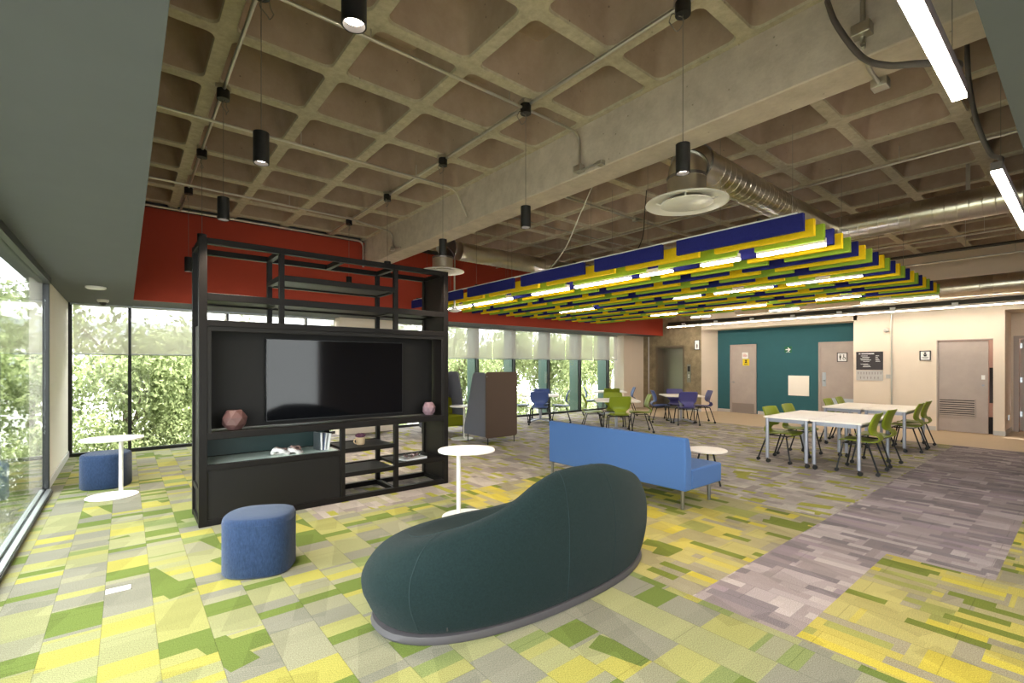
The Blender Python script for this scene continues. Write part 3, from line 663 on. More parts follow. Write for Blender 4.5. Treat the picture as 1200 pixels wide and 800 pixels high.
# ------------------------------------------------------------------ dark green lounge sofa
def sofa():
    C0 = Vector((2.27, 2.63, 0)); a_, b_, ex = 1.145, .52, 2.3
    t = thing('lounge_sofa', 'large dark green rounded lounge sofa on a grey base', 'sofa', C0)
    K = [(0,.62),(20,.50),(40,.45),(60,.42),(90,.41),(135,.43),(165,.46),(180,.50),(203,.61),(220,.70),(234,.80),(256,.855),(276,.865),(297,.86),(317,.845),(337,.75),(360,.62)]
    def Hr(d):
        d %= 360
        for (p,hp),(q,hq) in zip(K, K[1:]):
            if p <= d <= q: s = (d-p)/(q-p); s = s*s*(3-2*s)*.5+s*.5; return hp+(hq-hp)*s
    def outl(d):
        c, s = math.cos(R(d)), math.sin(R(d)); r = (abs(c/a_)**ex+abs(s/b_)**ex)**(-1/ex); return Vector((r*c, r*s, 0))
    seat = Vector((-.08, .12, .36)); N = 96
    def column(d):
        H_ = Hr(d); p = outl(d); pts = []
        for s, z in ((.97,.05),(1.0,.08),(1.035,.15+.02*H_),(1.06,.28*H_+.09),(1.06,.52*H_+.05),(1.035,.74*H_),(.97,.90*H_),(.88,.98*H_),(.77,H_)):
            pts.append((p.x*s, p.y*s, z))
        rim = Vector(pts[-1])
        for k in (.12,.28,.5,.72,.9):
            q = rim.lerp(Vector((seat.x, seat.y, rim.z)), k); f = (1-k)**2*(1+1.3*k)
            pts.append((q.x, q.y, seat.z+(H_-seat.z)*min(1,f)))
        return crom(pts, 4)
    cols = [column(360*k/N) for k in range(N)]
    # soften along the ring so the height flows
    nr = len(cols[0]); b = MB(); V = []
    for k in range(N):
        V.append([b.bm.verts.new(tuple(sum(cols[(k+j)%N][i][ax]*w for j,w in ((-2,.15),(-1,.22),(0,.26),(1,.22),(2,.15))) for ax in range(3))) for i in range(nr)])
    for k in range(N):
        for i in range(nr-1): b.face([V[k][i], V[(k+1)%N][i], V[(k+1)%N][i+1], V[k][i+1]])
    b.face([V[k][-1] for k in range(N)]); b.face([V[k][0] for k in range(N)][::-1])
    pos = [[v.co.copy() for v in c] for c in V]
    b.build('body', M['sofa'], t, smooth=80)
    for d in (196, 262, 306):
        k = int(d/360*N); pts = []
        for i in range(0, 34):
            p = pos[k][i]; q = Vector((p.x, p.y, 0)).normalized()
            pts.append(p+q*.001+Vector((0,0,.001)))
        MB().tube(pts, .0024, 6).build('seam', M['seam'], t, smooth=60)
    # seam that runs round the rim
    i = 31; pts = [pos[k][i]+Vector((0,0,.001)) for k in range(46, 72)]
    MB().tube(pts, .0024, 6).build('seam', M['seam'], t, smooth=60)
    b = MB(); pr = [(.9,.0),(.99,.0),(1.0,.015),(.99,.045),(.95,.052),(.8,.052)]
    rings = [[b.bm.verts.new((outl(360*k/N)*s)+Vector((0,0,z))) for k in range(N)] for s,z in pr]
    for A,B in zip(rings, rings[1:]):
        for k in range(N): b.face([A[k],A[(k+1)%N],B[(k+1)%N],B[k]])
    b.face(rings[0][::-1]); b.face(rings[-1]); b.build('base', M['plinth'], t, smooth=50)
    p = pos[int(204/360*N)][3]
    o = MB().box(-.006,.006,-.004,.004,-.012,.012).build('label_tag', M['ink'], t, loc=(p.x*1.01, p.y*1.01, p.z+.02)); o.rotation_euler = (0,0,R(40))
sofa()

# ------------------------------------------------------------------ ottomans
def ottoman(label, loc, rot, sx, sy, h):
    t = thing('ottoman', label, 'ottoman', loc, rot, 'blue ottomans')
    MB().lathe([(.94,.0),(1.0,.02),(1.0,h-.05),(.985,h-.022),(.95,h-.006),(.90,h),(.5,h+.004),(.01,h+.005)], n=56, sx=sx, sy=sy, sup=2.7).build('body', M['denim'], t, smooth=60)
    MB().lathe([(.995,h-.052),(1.006,h-.048),(.995,h-.044)], n=56, sx=sx, sy=sy, sup=2.7, close=False).build('piping', M['denim'], t, smooth=60)
ottoman('blue woollen ottoman in front of the black shelving unit', (.80,4.04,0), R(-28), .245, .215, .43)
ottoman('blue woollen ottoman beside the far windows, behind white table', (-.19,8.03,0), R(-20), .245, .245, .43)

# ------------------------------------------------------------------ white side tables
def side_table(label, loc, rot, h, sx=.29, sy=.24, off=.08):
    t = thing('side_table', label, 'side table', loc, rot, 'white side tables on round bases')
    MB().lathe([(.97,h-.022),(1,h-.018),(1,h-.004),(.985,h)], n=48, sx=sx, sy=sy, sup=2.2).build('table_top', M['wtop'], t, smooth=40)
    MB().lathe([(.99,0),(1,.004),(.99,.010),(.2,.012)], n=48, sx=.25, sy=.23).build('base', M['wtop'], t, smooth=40)
    MB().tube([(off,0,.01),(off,0,h-.02)], .022, 16).build('pole', M['wtop'], t, smooth=40)
side_table('white side table with single pole beside the left windows', (-.12,7.36,0), R(-5), .69, .30, .25)
side_table('white side table standing between dark green sofa and shelf', (2.72,4.08,0), R(150), .69, .29, .25)
side_table('white side table between the two high-backed felt booths', (5.52,8.45,0), R(20), .70, .27, .24)
t = thing('coffee_table', 'low round white coffee table behind the blue bench', 'coffee table', (5.93,3.22,0))
MB().lathe([(.235,.425),(.25,.43),(.25,.445),(.24,.45)], n=40).build('table_top', M['cream'], t, smooth=40)
for k in range(3):
    a = 2*PI*k/3+.4
    MB().tube([(.09*math.cos(a),.09*math.sin(a),.43),(.2*math.cos(a),.2*math.sin(a),0)], .012, 8).build('leg', M['blackleg'], t, smooth=40)

# ------------------------------------------------------------------ blue bench
t = thing('bench_sofa', 'long bright blue upholstered bench seen from behind', 'bench', (4.62, 3.80, 0))
b = MB(); b.prism([(0,.20),(.13,.20),(.13,.60),(.085,.755),(.07,.77),(0,.77)], 'y', -1.05, 1.05); b.build('backrest', M['bench'], t, bevel=.018, seg=3)
b = MB(); b.box(.131,.78,-1.05,1.05,.20,.42); b.build('seat', M['bench'], t, bevel=.02, seg=3)
for x,y in ((.04,1.02),(.03,-1.0),(.60,-.99),(.60,1.0)): MB().tube([(x,y,0),(x,y,.2)], .02, 14).build('leg', M['chrome'], t, smooth=40)
MB().box(-.003,.0,-1.0,-.988,.665,.69).build('label_tag', M['bench'], t)

# ------------------------------------------------------------------ felt booths
def booth(label, loc, rot, back_m):
    t = thing('booth_chair', label, 'booth chair', loc, rot, 'felt booths facing each other')
    # local: back along -y, opening towards +y
    b = MB(); b.prism(rsq(0,.775,.39,.645,.05), 'y', -.40, -.365); b.build('back_panel', back_m, t, bevel=.008)
    for s in (-1,1):
        b = MB(); b.prism([(-.36,.15),(.375,.15),(.375,.30),(.06,1.37),(0,1.41),(-.30,1.41),(-.36,1.36)], 'x', s*.355, s*.39); b.build('side_panel', M['grayfelt'], t, bevel=.008)
        MB().tube([(s*.375,-.405,1.33),(s*.375,-.40,1.33)], .012, 10).build('bolt', M['chrome'], t)
    b = MB(); b.box(-.345,.345,-.35,.36,.20,.43); b.build('seat', M['olive'], t, bevel=.025, seg=3)
    b = MB(); b.prism([(-.36,.43),(-.12,.43),(-.18,.80),(-.36,.82)], 'x', -.345, .345); b.build('backrest', M['olive'], t, bevel=.025, seg=3)
    for x,y in ((-.33,-.37),(.33,-.37),(-.33,.32),(.33,.32)): MB().tube([(x,y,0),(x,y,.2)], .011, 8).build('leg', M['blackleg'], t, smooth=40)
booth('high felt booth chair with brown back turned towards the room', (5.80,7.83,0), 0, M['brownfelt'])
booth('high grey felt booth chair with olive seat, half behind black shelf', (5.58,9.33,0), PI, M['grayfelt'])

# ------------------------------------------------------------------ chairs
def chair_proto(m, casters=True):
    t = thing('cantilever_chair', 'plastic chair', 'chair')
    prof = [(.235,.435,.36),(.20,.452,.40),(.08,.452,.43),(-.06,.440,.42),(-.16,.435,.36),(-.222,.455,.28),(-.238,.50,.235),(-.205,.55,.28),(-.172,.60,.40),(-.178,.67,.46),(-.205,.76,.475),(-.24,.84,.46),(-.252,.868,.42)]
    C = crom(prof, 3); b = MB(); n = 9; V = []
    for i,(y,z,w) in enumerate(C):
        a = Vector(C[min(i+1,len(C)-1)][:2])-Vector(C[max(i-1,0)][:2]); nrm = Vector((-a.y, a.x)).normalized()
        row = []
        for k in range(n):
            s = -1+2*k/(n-1); cup = .035*(s*s)*(1 if z > .56 else .35)
            row.append(b.bm.verts.new((s*w/2, y-nrm.x*cup*-1*(-1), z-nrm.y*cup*-1*(-1)) if False else (s*w/2, y+(cup if z > .56 else 0), z+(cup if z <= .56 else 0))))
        V.append(row)
    for A,B in zip(V, V[1:]):
        for k in range(n-1): b.face([A[k],A[k+1],B[k+1],B[k]])
    o = b.build('seat_shell', m, t, smooth=80); s = o.modifiers.new('thickness','SOLIDIFY'); s.thickness = .012; s.offset = -1
    b = MB()
    for x in (-.17,.17): b.tube([(x,.17,.42),(x,-.13,.42)], .011, 8)
    for y in (.17,-.13): b.tube([(-.23,y,.42),(.23,y,.42)], .011, 8)
    b.build('seat_frame', M['blackleg'], t, smooth=40)
    for sx in (-1,1):
        for y0,y1 in ((.17,.24),(-.13,-.25)):
            zb = .05 if casters else 0
            l = MB().tube(bend([(sx*.18,y0,.42),(sx*.235,y0,.415),(sx*.268,y1,zb)], .05), .0115, 8).build('leg', M['blackleg'], t, smooth=40)
            if casters:
                b = MB(); b.tube([(sx*.268-.018,y1,.027),(sx*.268+.018,y1,.027)], .027, 12); b.build('caster', M['rubber'], l, smooth=40)
    return t
protoG = chair_proto(M['greenc']); protoB = chair_proto(M['bluec']); protoV = chair_proto(M['purplec'])
used = set()
def chair(kind, x, y, face, label, group):
    """face = direction the sitter looks, degrees from +X"""
    pr = {'g': protoG, 'b': protoB, 'v': protoV}[kind]
    o = pr if kind not in used else dup(pr)
    used.add(kind); place(o, label, (x,y,0), R(face-90), group); return o
# seminar tables
def rect_table(label, x0, x1, y0, y1, first=None):
    w, d = x1-x0, y1-y0
    if first: return place(dup(first), label, ((x0+x1)/2,(y0+y1)/2,0), 0)
    t = thing('folding_table', label, 'table', ((x0+x1)/2,(y0+y1)/2,0), 0, 'white tables on castors')
    MB().box(-w/2,w/2,-d/2,d/2,.715,.742).build('table_top', M['cream'], t, bevel=.005)
    b = MB(); i = .06
    b.box(-w/2+i,w/2-i,-d/2+i,-d/2+i+.025,.655,.715); b.box(-w/2+i,w/2-i,d/2-i-.025,d/2-i,.655,.715); b.box(-w/2+i,-w/2+i+.025,-d/2+i,d/2-i,.655,.715); b.box(w/2-i-.025,w/2-i,-d/2+i,d/2-i,.655,.715)
    b.build('apron', M['leg'], t)
    for sx in (-1,1):
        for sy in (-1,1):
            x,y = sx*(w/2-.045), sy*(d/2-.045)
            l = MB().tube([(x,y,.075),(x,y,.715)], .026, 16).build('leg', M['leg'], t, smooth=40)
            b = MB(); b.tube([(x,y,.08),(x,y,.05)], .012, 8); b.tube([(x-.022,y-.015,.03),(x+.022,y-.015,.03)], .03, 14); b.build('caster', M['rubber'], l, smooth=40)
    return t
TX = [(7.93,9.48),(10.70,12.25)]
tb = rect_table('white rectangular table, nearest of four, right half of front pair', *TX[0], 2.04, 2.69)
rect_table('white rectangular table forming left half of the front pair', *TX[0], 2.705, 3.355, tb)
rect_table('white rectangular table forming right half of the rear pair', *TX[1], 2.09, 2.74, tb)
rect_table('white rectangular table forming left half of the rear pair', *TX[1], 2.755, 3.405, tb)
G = 'green chairs at the rectangular tables'
chair('g', 8.32, 3.22, -94, 'green chair at left side of front table pair, nearest the room centre', G)
chair('g', 9.10, 3.24, -90, 'green chair at left side of front table pair, further back', G)
chair('g', 8.38, 2.16, 92, 'green chair at right side of front table pair, nearest of all', G)
chair('g', 9.20, 2.18, 88, 'green chair at right side of front table pair, second back', G)
chair('g', 11.18, 3.26, -90, 'green chair at left side of rear table pair, nearer one', G)
chair('g', 11.95, 3.28, -88, 'green chair at left side of rear table pair, by teal wall', G)
chair('g', 11.12, 2.18, 92, 'green chair at right side of rear table pair, nearer one', G)
chair('g', 11.85, 2.20, 90, 'green chair at right side of rear table pair, by louvred door', G)
# square pedestal tables
def square_table(label, x, y, first=None):
    if first: return place(dup(first), label, (x,y,0), R(45))
    t = thing('pedestal_table', label, 'table', (x,y,0), R(45), 'square white pedestal tables')
    b = MB(); b.prism(rsq(0,0,.5,.5,.06), 'z', .715, .745); b.build('table_top', M['cream'], t, bevel=.005)
    MB().tube([(0,0,.06),(0,0,.715)], .035, 16).build('column', M['leg'], t, smooth=40)
    MB().box(-.2,.2,-.2,.2,.69,.715).build('top_plate', M['leg'], t)
    for k in range(4):
        a = PI/4+PI/2*k; d = Vector((math.cos(a), math.sin(a), 0)); q = Vector((-d.y, d.x, 0))
        b = MB(); A = [d*.03+q*.03+Vector((0,0,.10)), d*.03-q*.03+Vector((0,0,.10)), d*.40-q*.018+Vector((0,0,.055)), d*.40+q*.018+Vector((0,0,.055))]
        top = [b.bm.verts.new(p) for p in A]; bot = [b.bm.verts.new(p-Vector((0,0,.035))) for p in A]
        b.face(top); b.face(bot[::-1])
        for i in range(4): b.face([top[i],bot[i],bot[(i+1)%4],top[(i+1)%4]])
        f = b.build('foot', M['leg'], t)
        c = d*.38; MB().tube([c+q*.015+Vector((0,0,.02)), c-q*.015+Vector((0,0,.02))], .02, 12).build('caster', M['rubber'], f, smooth=40)
    return t
CT = dict(g1=(8.85,9.62), g2=(8.97,7.12), g3=(11.75,9.60), g4=(11.78,7.14))
sq = square_table('square white table ringed by blue chairs at the windows', *CT['g1'])
square_table('square white table ringed by green chairs behind blue bench', *CT['g2'], sq)
square_table('square white table at back, mostly hidden behind green chairs', *CT['g3'], sq)
square_table('square white table ringed by violet-blue chairs before the lift', *CT['g4'], sq)
def ring(c, kinds, labels, group, r=.56):
    for (kd, ang, lab) in zip(kinds, (225,45,135,315), labels):
        if lab is None: continue
        x, y = c[0]+r*math.cos(R(ang)), c[1]+r*math.sin(R(ang)); chair(kd, x, y, ang+180, lab, group)
ring(CT['g1'], 'bbbb', ['blue chair with its back towards us at the window table','blue chair on window side, behind another blue chair','blue chair mostly behind the brown felt booth','blue chair seen from the side, right of window table'], 'blue chairs at the window table')
ring(CT['g2'], 'gggg', ['green chair with its back towards us behind blue bench','green chair on far side of the green chair group','green chair seen from the side, left of green group','green chair seen from the side, right of green group'], 'green chairs at the square table')
ring(CT['g3'], 'gbbb', ['green chair further back, top showing above the green group',None,'light blue chair behind the green group, on its left','blue chair behind the green group, on its right'], 'chairs at the back table')
ring(CT['g4'], 'vvbv', ['violet-blue chair with its back towards us before the lift','violet-blue chair on far side of table, by the lift','light blue chair seen sideways, left of the lift table','violet-blue chair seen sideways, right of the lift table'], 'chairs at the lift table')

# ------------------------------------------------------------------ acoustic baffle ceiling
ZB, BH, BT = 2.80, .165, .05
GAPS = [3.10, 4.32, 5.84, 7.36, 8.95]; GW = .19
protoBf = {}
kinds = 'BYG'; names = {'B': 'navy', 'Y': 'yellow', 'G': 'green'}; mats = {'B': M['navyb'], 'Y': M['yellowb'], 'G': M['greenb']}
XROW = [4.88+.2655*i for i in range(24)]
for i, x in enumerate(XROW):
    kd = kinds[i % 3]; sh_ = {'B': 0, 'Y': -.31, 'G': -.63}[kd]
    cuts = [g+sh_ for g in GAPS]; segs = []; y = 1.70
    for c in cuts+[99]:
        e_ = min(c-GW/2, 9.45)
        if e_-y > .15: segs.append((y, e_))
        y = c+GW/2
    for k, (y0, y1) in enumerate(segs):
        h = (y1-y0)/2
        o = MB().box(-BT/2, BT/2, -h, h, 0, BH).build('acoustic_baffle', mats[kd], bevel=.004)
        o.location = (x, (y0+y1)/2, ZB)
        row = 'front row' if i == 0 else ('last row by the right wall' if i == 23 else ORD[i]+' row from the front')
        tag(o, f'{names[kd]} felt baffle, {ORD[k]} from the right-hand end, in the {row}', 'ceiling baffle', 'felt ceiling baffles')
# rails and wires that carry them
t = thing('suspension_rail', 'white rail along the top of the front navy baffles', 'rail', (4.88, 5.5, ZB+BH))
MB().box(-.012,.012,-3.75,3.9,.0,.016).build('rail', M['ledhousing'], t)
for y in (-3.0,-2.1,-1.2,-.3,.6,1.5,2.4,3.3): MB().tube([(0,y,.016),(0,y,ZC-ZB-BH)], .0025, 5).build('wire', M['cable'], t)
for j, y in enumerate((2.1, 4.6, 7.0, 9.2)):
    t = thing('suspension_rail', f'dark cross rail above the felt baffles, {ORD[j]} from the right', 'rail', (7.9, y, ZB+BH+.016))
    MB().box(-3.05,3.1,-.015,.015,0,.02).build('rail', M['darkpipe'], t)
    for x in (-2.2,-.6,1.1,2.6): MB().tube([(x,0,.02),(x,0,ZC-ZB-BH-.016)], .0025, 5).build('wire', M['cable'], t)
# linear lights hung in the baffle rows
LR = [(5.435,[(1.70,2.36),(2.56,3.02),(3.42,3.89),(4.07,5.10),(5.26,6.10),(6.68,7.84),(8.0,8.9)],'lednear','second'),
      (7.80,[(2.0,2.95),(3.15,4.1),(4.35,4.87),(6.8,7.8)],'ledcool','middle'),
      (10.05,[(2.6,3.3),(4.2,5.3),(6.2,6.9)],'led','far'),
      (11.20,[(1.75,2.9),(4.0,4.6),(6.0,6.5)],'led','last')]
for x, segs, lm, nm in LR:
    for k, (y0, y1) in enumerate(segs):
        h = (y1-y0)/2
        t = thing('linear_light', f'slim glowing linear light, {ORD[k]} from the right, in the {nm} light row under baffles', 'light', (x,(y0+y1)/2,ZB-.03), 0, 'linear lights among the baffles')
        q = .03 if nm == 'second' else .018
        MB().box(-q,q,-h,h,.004,.06).build('housing', M['ledhousing'], t)
        MB().box(-q,q,-h+.004,h-.004,-.02 if q > .02 else -.006,.0035).build('diffuser', M[lm], t)

# ------------------------------------------------------------------ ducts and diffusers
def spiral(name, label, a, b_, r, mt='duct', step=.12, elbow=None):
    t = thing(name, label, 'air duct', a)
    A, B = Vector((0,0,0)), Vector(b_)-Vector(a); d = B.normalized(); Ln = B.length
    m = MB(); m.tube([A, B], r, 36); m.build('pipe', M[mt], t, smooth=40)
    m = MB(); n = int(Ln/step)
    for k in range(1, n):
        c = A+d*(k*step); m.tube([c-d*.006, c-d*.002, c+d*.002, c+d*.006], r, 36, False, [r, r+.003, r+.003, r])
    m.build('spiral_seam', M[mt], t, smooth=40)
    return t, d
def diffuser(label, x, y, z, dtop, duct_z, xd):
    t = thing('air_diffuser', label, 'air diffuser', (x,y,z))
    MB().lathe([(.16,.06),(.40,.012),(.405,0),(.37,-.004),(.30,.035),(.20,.05)], n=48, close=False).build('outer_ring', M['wtop'], t, smooth=40)
    MB().lathe([(.001,-.012),(.23,-.010),(.255,-.003),(.25,.006),(.001,.006)], n=48, close=False).build('centre_disc', M['wtop'], t, smooth=40)
    b = MB()
    for k in range(4):
        a = PI/2*k+.5; b.tube([(.2*math.cos(a),.2*math.sin(a),.0),(.3*math.cos(a),.3*math.sin(a),.035)], .008, 6)
    b.build('bracket', M['wtop'], t)
    MB().lathe([(.17,.05),(.19,.07),(.19,.26)], n=36, close=False).build('neck', M['duct'], t, smooth=40)
    zc = duct_z-z; pts = [(0,0,.24),(0,0,zc-.20),(.02,0,zc-.11),(.08,0,zc-.035),(.17,0,zc),(xd-x,0,zc)]
    MB().tube(pts, .18, 30).build('elbow', M['duct'], t, smooth=50)
    b = MB()
    for p, q in (((0,0,.24),(0,0,.27)), ((.17,0,zc),(.19,0,zc)), ((.05,0,zc-.075),(.062,0,zc-.06))): b.tube([p,q], .195, 30)
    b.build('collar', M['chrome'], t, smooth=40)
    return t
diffuser('large white round air diffuser hanging under the beam', 4.44, 2.63, 3.20, 0, 3.66, 4.80)
diffuser('white round air diffuser behind top right corner of shelf', 4.60, 7.70, 3.30, 0, 3.74, 4.95)
spiral('spiral_duct', 'spiral duct running from near diffuser above the front baffles', (4.80,2.63,3.66), (8.42,2.63,3.66), .175)
spiral('spiral_duct', 'spiral duct running from far diffuser towards the red bulkhead', (4.95,7.70,3.74), (8.42,7.70,3.74), .175)
t, d = spiral('spiral_duct', 'wide shiny spiral duct running towards the bright strip light', (8.6,.3,3.66), (8.6,8.2,3.66), .19)
for y in (.75,): MB().box(-.02,.02,y-.02,y+.02,.15,.54).build('hanger', M['conduit'], t)
spiral('spiral_duct', 'golden-lit spiral duct running along the right wall', (13.9,.3,3.22), (13.9,6.6,3.22), .21, step=.2)
t = thing('ceiling_sensor', 'white dome device hanging on a grey rod by far diffuser', 'sensor', (5.02,7.95,2.60))
MB().lathe([(.13,.02),(.13,.04),(.11,.055),(.02,.06)], n=32).build('dome', M['wtop'], t, smooth=50)
MB().lathe([(.001,.0),(.07,.0),(.10,.02),(.13,.02)], n=32, close=False).build('lens', M['wtop'], t, smooth=50)
MB().box(-.04,.04,-.04,.04,.06,.12).build('bracket', M['wtop'], t)
MB().tube([(0,0,.12),(0,0,ZC-2.6)], .018, 10).build('rod', M['conduit'], t, smooth=40)

# ------------------------------------------------------------------ conduits
def conduit(label, pts, r=.014, mt='conduit', boxes=(), hang=(), name='conduit', cat='conduit', rb=.14):
    o = pts[0]; t = thing(name, label, cat, o)
    loc = [tuple(Vector(p)-Vector(o)) for p in pts]
    MB().tube(bend(loc, rb), r, 10).build('pipe', M[mt], t, smooth=50)
    for bx in boxes:
        c = Vector(bx[:3])-Vector(o); s = bx[3] if len(bx) > 3 else .055
        MB().box(c.x-s, c.x+s, c.y-s, c.y+s, c.z-s*.7, c.z+s*.7).build('junction_box', M['conduit'], t, bevel=.006)
    for h in hang:
        c = Vector(h)-Vector(o); MB().tube([c, (c.x, c.y, ZC-o[2]+.02)], .004, 6).build('hanger_rod', M['conduit'], t)
    return t
zc_ = 4.16
conduit('grey conduit along the rib carrying the left line of pendants', [(.72,.3,zc_),(.72,9.7,zc_)], .016)
conduit('grey conduit along the rib carrying the pendants beside the beam', [(3.13,.3,zc_),(3.13,9.6,zc_)], .016)
conduit('nearest conduit crossing the ribs, bending down beam to grey box', [(.12,3.44,4.12),(3.90,3.44,4.12),(3.90,3.70,3.74),(3.90,3.62,3.70),(3.90,3.15,3.58)] if False else [(.12,3.60,4.12),(3.90,3.60,4.12),(3.90,3.60,3.72)], .014, boxes=[(3.895,3.60,3.72,.05)], hang=[(1.5,3.60,4.12),(2.9,3.60,4.12)])
conduit('short conduit from grey box along bottom of the beam', [(3.90,3.58,3.70),(3.90,3.30,3.70)], .012, boxes=[(3.90,3.30,3.69,.035)])
conduit('middle conduit crossing below the ribs on a thin hanger', [(.12,5.70,4.05),(3.60,5.70,4.05),(3.91,5.85,3.75)], .013, hang=[(1.55,5.70,4.05),(3.0,5.70,4.05)])
conduit('far conduit crossing the ribs, ending at box on beam end', [(.12,7.95,4.06),(3.0,8.05,4.06),(3.90,8.35,4.06),(3.90,8.35,3.74),(3.90,8.0,3.70)], .014, boxes=[(3.895,8.35,3.74,.05)], hang=[(2.0,8.0,4.06)])
conduit('pale conduit along the top edge of the red bulkhead', [(.12,9.72,4.16),(3.88,9.72,4.16),(3.88,9.72,3.62)], .02)
conduit('shiny conduit running over baffles beside the wide duct', [(7.3,-1,4.02),(7.3,9.6,4.02)], .014, hang=[(7.3,1.5,4.02),(7.3,4.2,4.02)])
conduit('conduit crossing behind the beam above the front baffles', [(4.32,5.06,4.10),(9.5,5.06,4.10)], .014, boxes=[(6.9,5.06,4.09,.04)])
conduit('thin conduit behind the beam nearer the near diffuser', [(4.32,6.3,4.08),(9.5,6.3,4.08)], .012)
conduit('upper of three far pipes above right end of baffles', [(11.5,-2,3.85),(11.5,8.5,3.85)], .016, hang=[(11.5,1.2,3.85),(11.5,3.5,3.85)])
conduit('dark pipe above the far right end of baffles', [(12.0,-2,3.70),(12.0,8.5,3.70)], .03, 'darkpipe', hang=[(12.0,1.5,3.70)], name='pipe', cat='pipe')
conduit('bright pipe between dark pipe and golden-lit duct', [(12.5,-2,3.60),(12.5,8.5,3.60)], .018, hang=[(12.5,.9,3.60),(12.5,2.5,3.60)], name='pipe', cat='pipe')
conduit('grey conduit dropping down beam face into two metal boxes', [(3.905,1.0,4.18),(3.905,1.0,3.74)], .016, boxes=[(3.90,1.0,3.83,.055)])
conduit('short pipe under beam ending at bright metal box', [(3.92,1.0,3.74),(4.05,1.0,3.63),(4.28,1.0,3.63)], .014, boxes=[(4.33,1.0,3.63,.05)], rb=.05)
def hose(label, pts, r=.016, mt='flex'):
    o = pts[0]; t = MB().tube([tuple(Vector(p)-Vector(o)) for p in crom(pts, 8)], r, 10).build('flexible_conduit', M[mt], smooth=60, loc=o); return tag(t, label, 'flexible conduit')
hose('grey flexible hose looping from beam to the bright strip light', [(3.87,1.20,4.14),(3.72,1.10,3.85),(3.60,.93,3.50),(3.50,.78,3.33),(3.40,.62,3.22),(3.30,.45,3.10),(3.10,.42,2.965)], .018)
hose('grey flexible hose dropping to the second strip light', [(5.0,.62,4.15),(4.95,.60,3.7),(4.92,.55,3.35),(4.90,.48,3.10),(4.82,.42,3.02),(4.76,.42,2.955)], .016)
hose('pale flexible cable curving down into the front baffles', [(4.98,4.3,4.1),(5.0,4.6,3.7),(5.02,4.9,3.3),(5.02,5.2,3.05),(5.02,5.35,2.97)], .009, 'conduit')
hose('dark looped cable above baffles near the pale one', [(6.0,4.2,4.15),(6.02,4.25,3.8),(6.05,4.3,3.5),(6.0,4.4,3.25),(5.8,4.5,3.0)], .007, 'darkpipe')
# strip lights
def strip(label, x0, x1, y, z):
    t = thing('strip_light', label, 'light', ((x0+x1)/2,y,z), 0, 'bright strip lights'); h = (x1-x0)/2
    MB().box(-h,h,-.03,.03,.006,.065).build('housing', M['flex'], t)
    MB().box(-h+.004,h-.004,-.027,.027,-.008,.0055).build('diffuser', M['ledstrong'], t)
    for x in (-h+.25, h-.2): MB().tube([(x,0,.065),(x,0,ZC-z+.02)], .002, 5).build('wire', M['cable'], t)
strip('bright strip light at the upper right, hung near the beam', 1.35, 3.27, .43, 2.90)
strip('bright strip light at the right edge, under the wide duct', 4.69, 6.9, .43, 2.90)
t = thing('wall_light_track', 'long thin white light track running along the right wall', 'light', (14.25,5.0,2.84))
MB().box(-.02,.02,-6,4.15,0,.03).build('rail', M['wtop'], t)
MB().box(-.018,.018,-6,4.14,-.008,-.0005).build('diffuser', M['led'], t)
for k in range(8): MB().box(-.03,.03,-4.2+1.1*k,-4.1+1.1*k,.03,.1).build('bracket', M['wtop'], t)
MB().box(.03,.06,-6,4.15,.06,.16).build('shade_band', M['darkpipe'], t)  # dark strip standing in for the shaded gap above the track

# ------------------------------------------------------------------ pendants
def pendant_proto():
    t = thing('pendant_lamp', 'pendant', 'pendant lamp')
    zt = ZC-.04
    MB().lathe([(.055,zt-.0),(.055,zt-.09)], n=16).build('canopy', M['pend'], t, smooth=40)
    MB().box(-.05,.05,-.05,.05,zt,zt+.04).build('junction_box', M['conduit'], t)
    MB().tube([(0,0,zt-.09),(0,0,3.14)], .003, 6).build('cord', M['cable'], t)
    pts = [(.05*math.cos(2*PI*k/16)+.05,.015*math.sin(k),zt-.14+.06*math.sin(2*PI*k/16)) for k in range(17)]
    MB().tube(pts, .004, 6).build('cable_loop', M['cable'], t, smooth=60)
    MB().lathe([(.012,3.145),(.05,3.14),(.05,2.93),(.044,2.93),(.042,2.965),(.001,2.965)], n=28, close=False).build('shade', M['pend'], t, smooth=40)
    MB().lathe([(.001,2.962),(.041,2.960),(.041,2.956),(.001,2.955)], n=20, close=False).build('bulb', M['bulb'], t)
    return t
PN = [(.72,1.90,'black cylinder pendant at the top, nearest of the left line'),(.72,3.60,'black cylinder pendant, second of left line, left of beam'),(.72,5.22,'black cylinder pendant, third of left line, above shelf corner'),(.72,6.84,'black cylinder pendant just behind top left corner of shelf'),(.72,8.42,'black cylinder pendant against red wall left of the shelf'),
      (3.11,1.87,'black cylinder pendant hanging before the large white diffuser'),(3.11,3.60,'black cylinder pendant hanging in front of beam underside'),(3.11,5.2,'black cylinder pendant hanging above right end of the shelf'),(3.11,6.84,'black cylinder pendant behind upper shelf, right of centre'),(3.11,8.45,'black cylinder pendant deep behind the shelf near beam end')]
pp0 = pendant_proto()
for i, (x,y,lab) in enumerate(PN):
    o = pp0 if i == 0 else dup(pp0); place(o, lab, (x,y,0), .5*i, 'black pendant lamps')
    ld = bpy.data.lights.new('pendant_light', 'SPOT'); ld.energy = 60; ld.color = (1,.84,.64); ld.spot_size = R(75); ld.spot_blend = .6; ld.shadow_soft_size = .04
    lo = bpy.data.objects.new('pendant_light', ld); COL.objects.link(lo); lo.location = (0,0,2.945); lo.parent = o

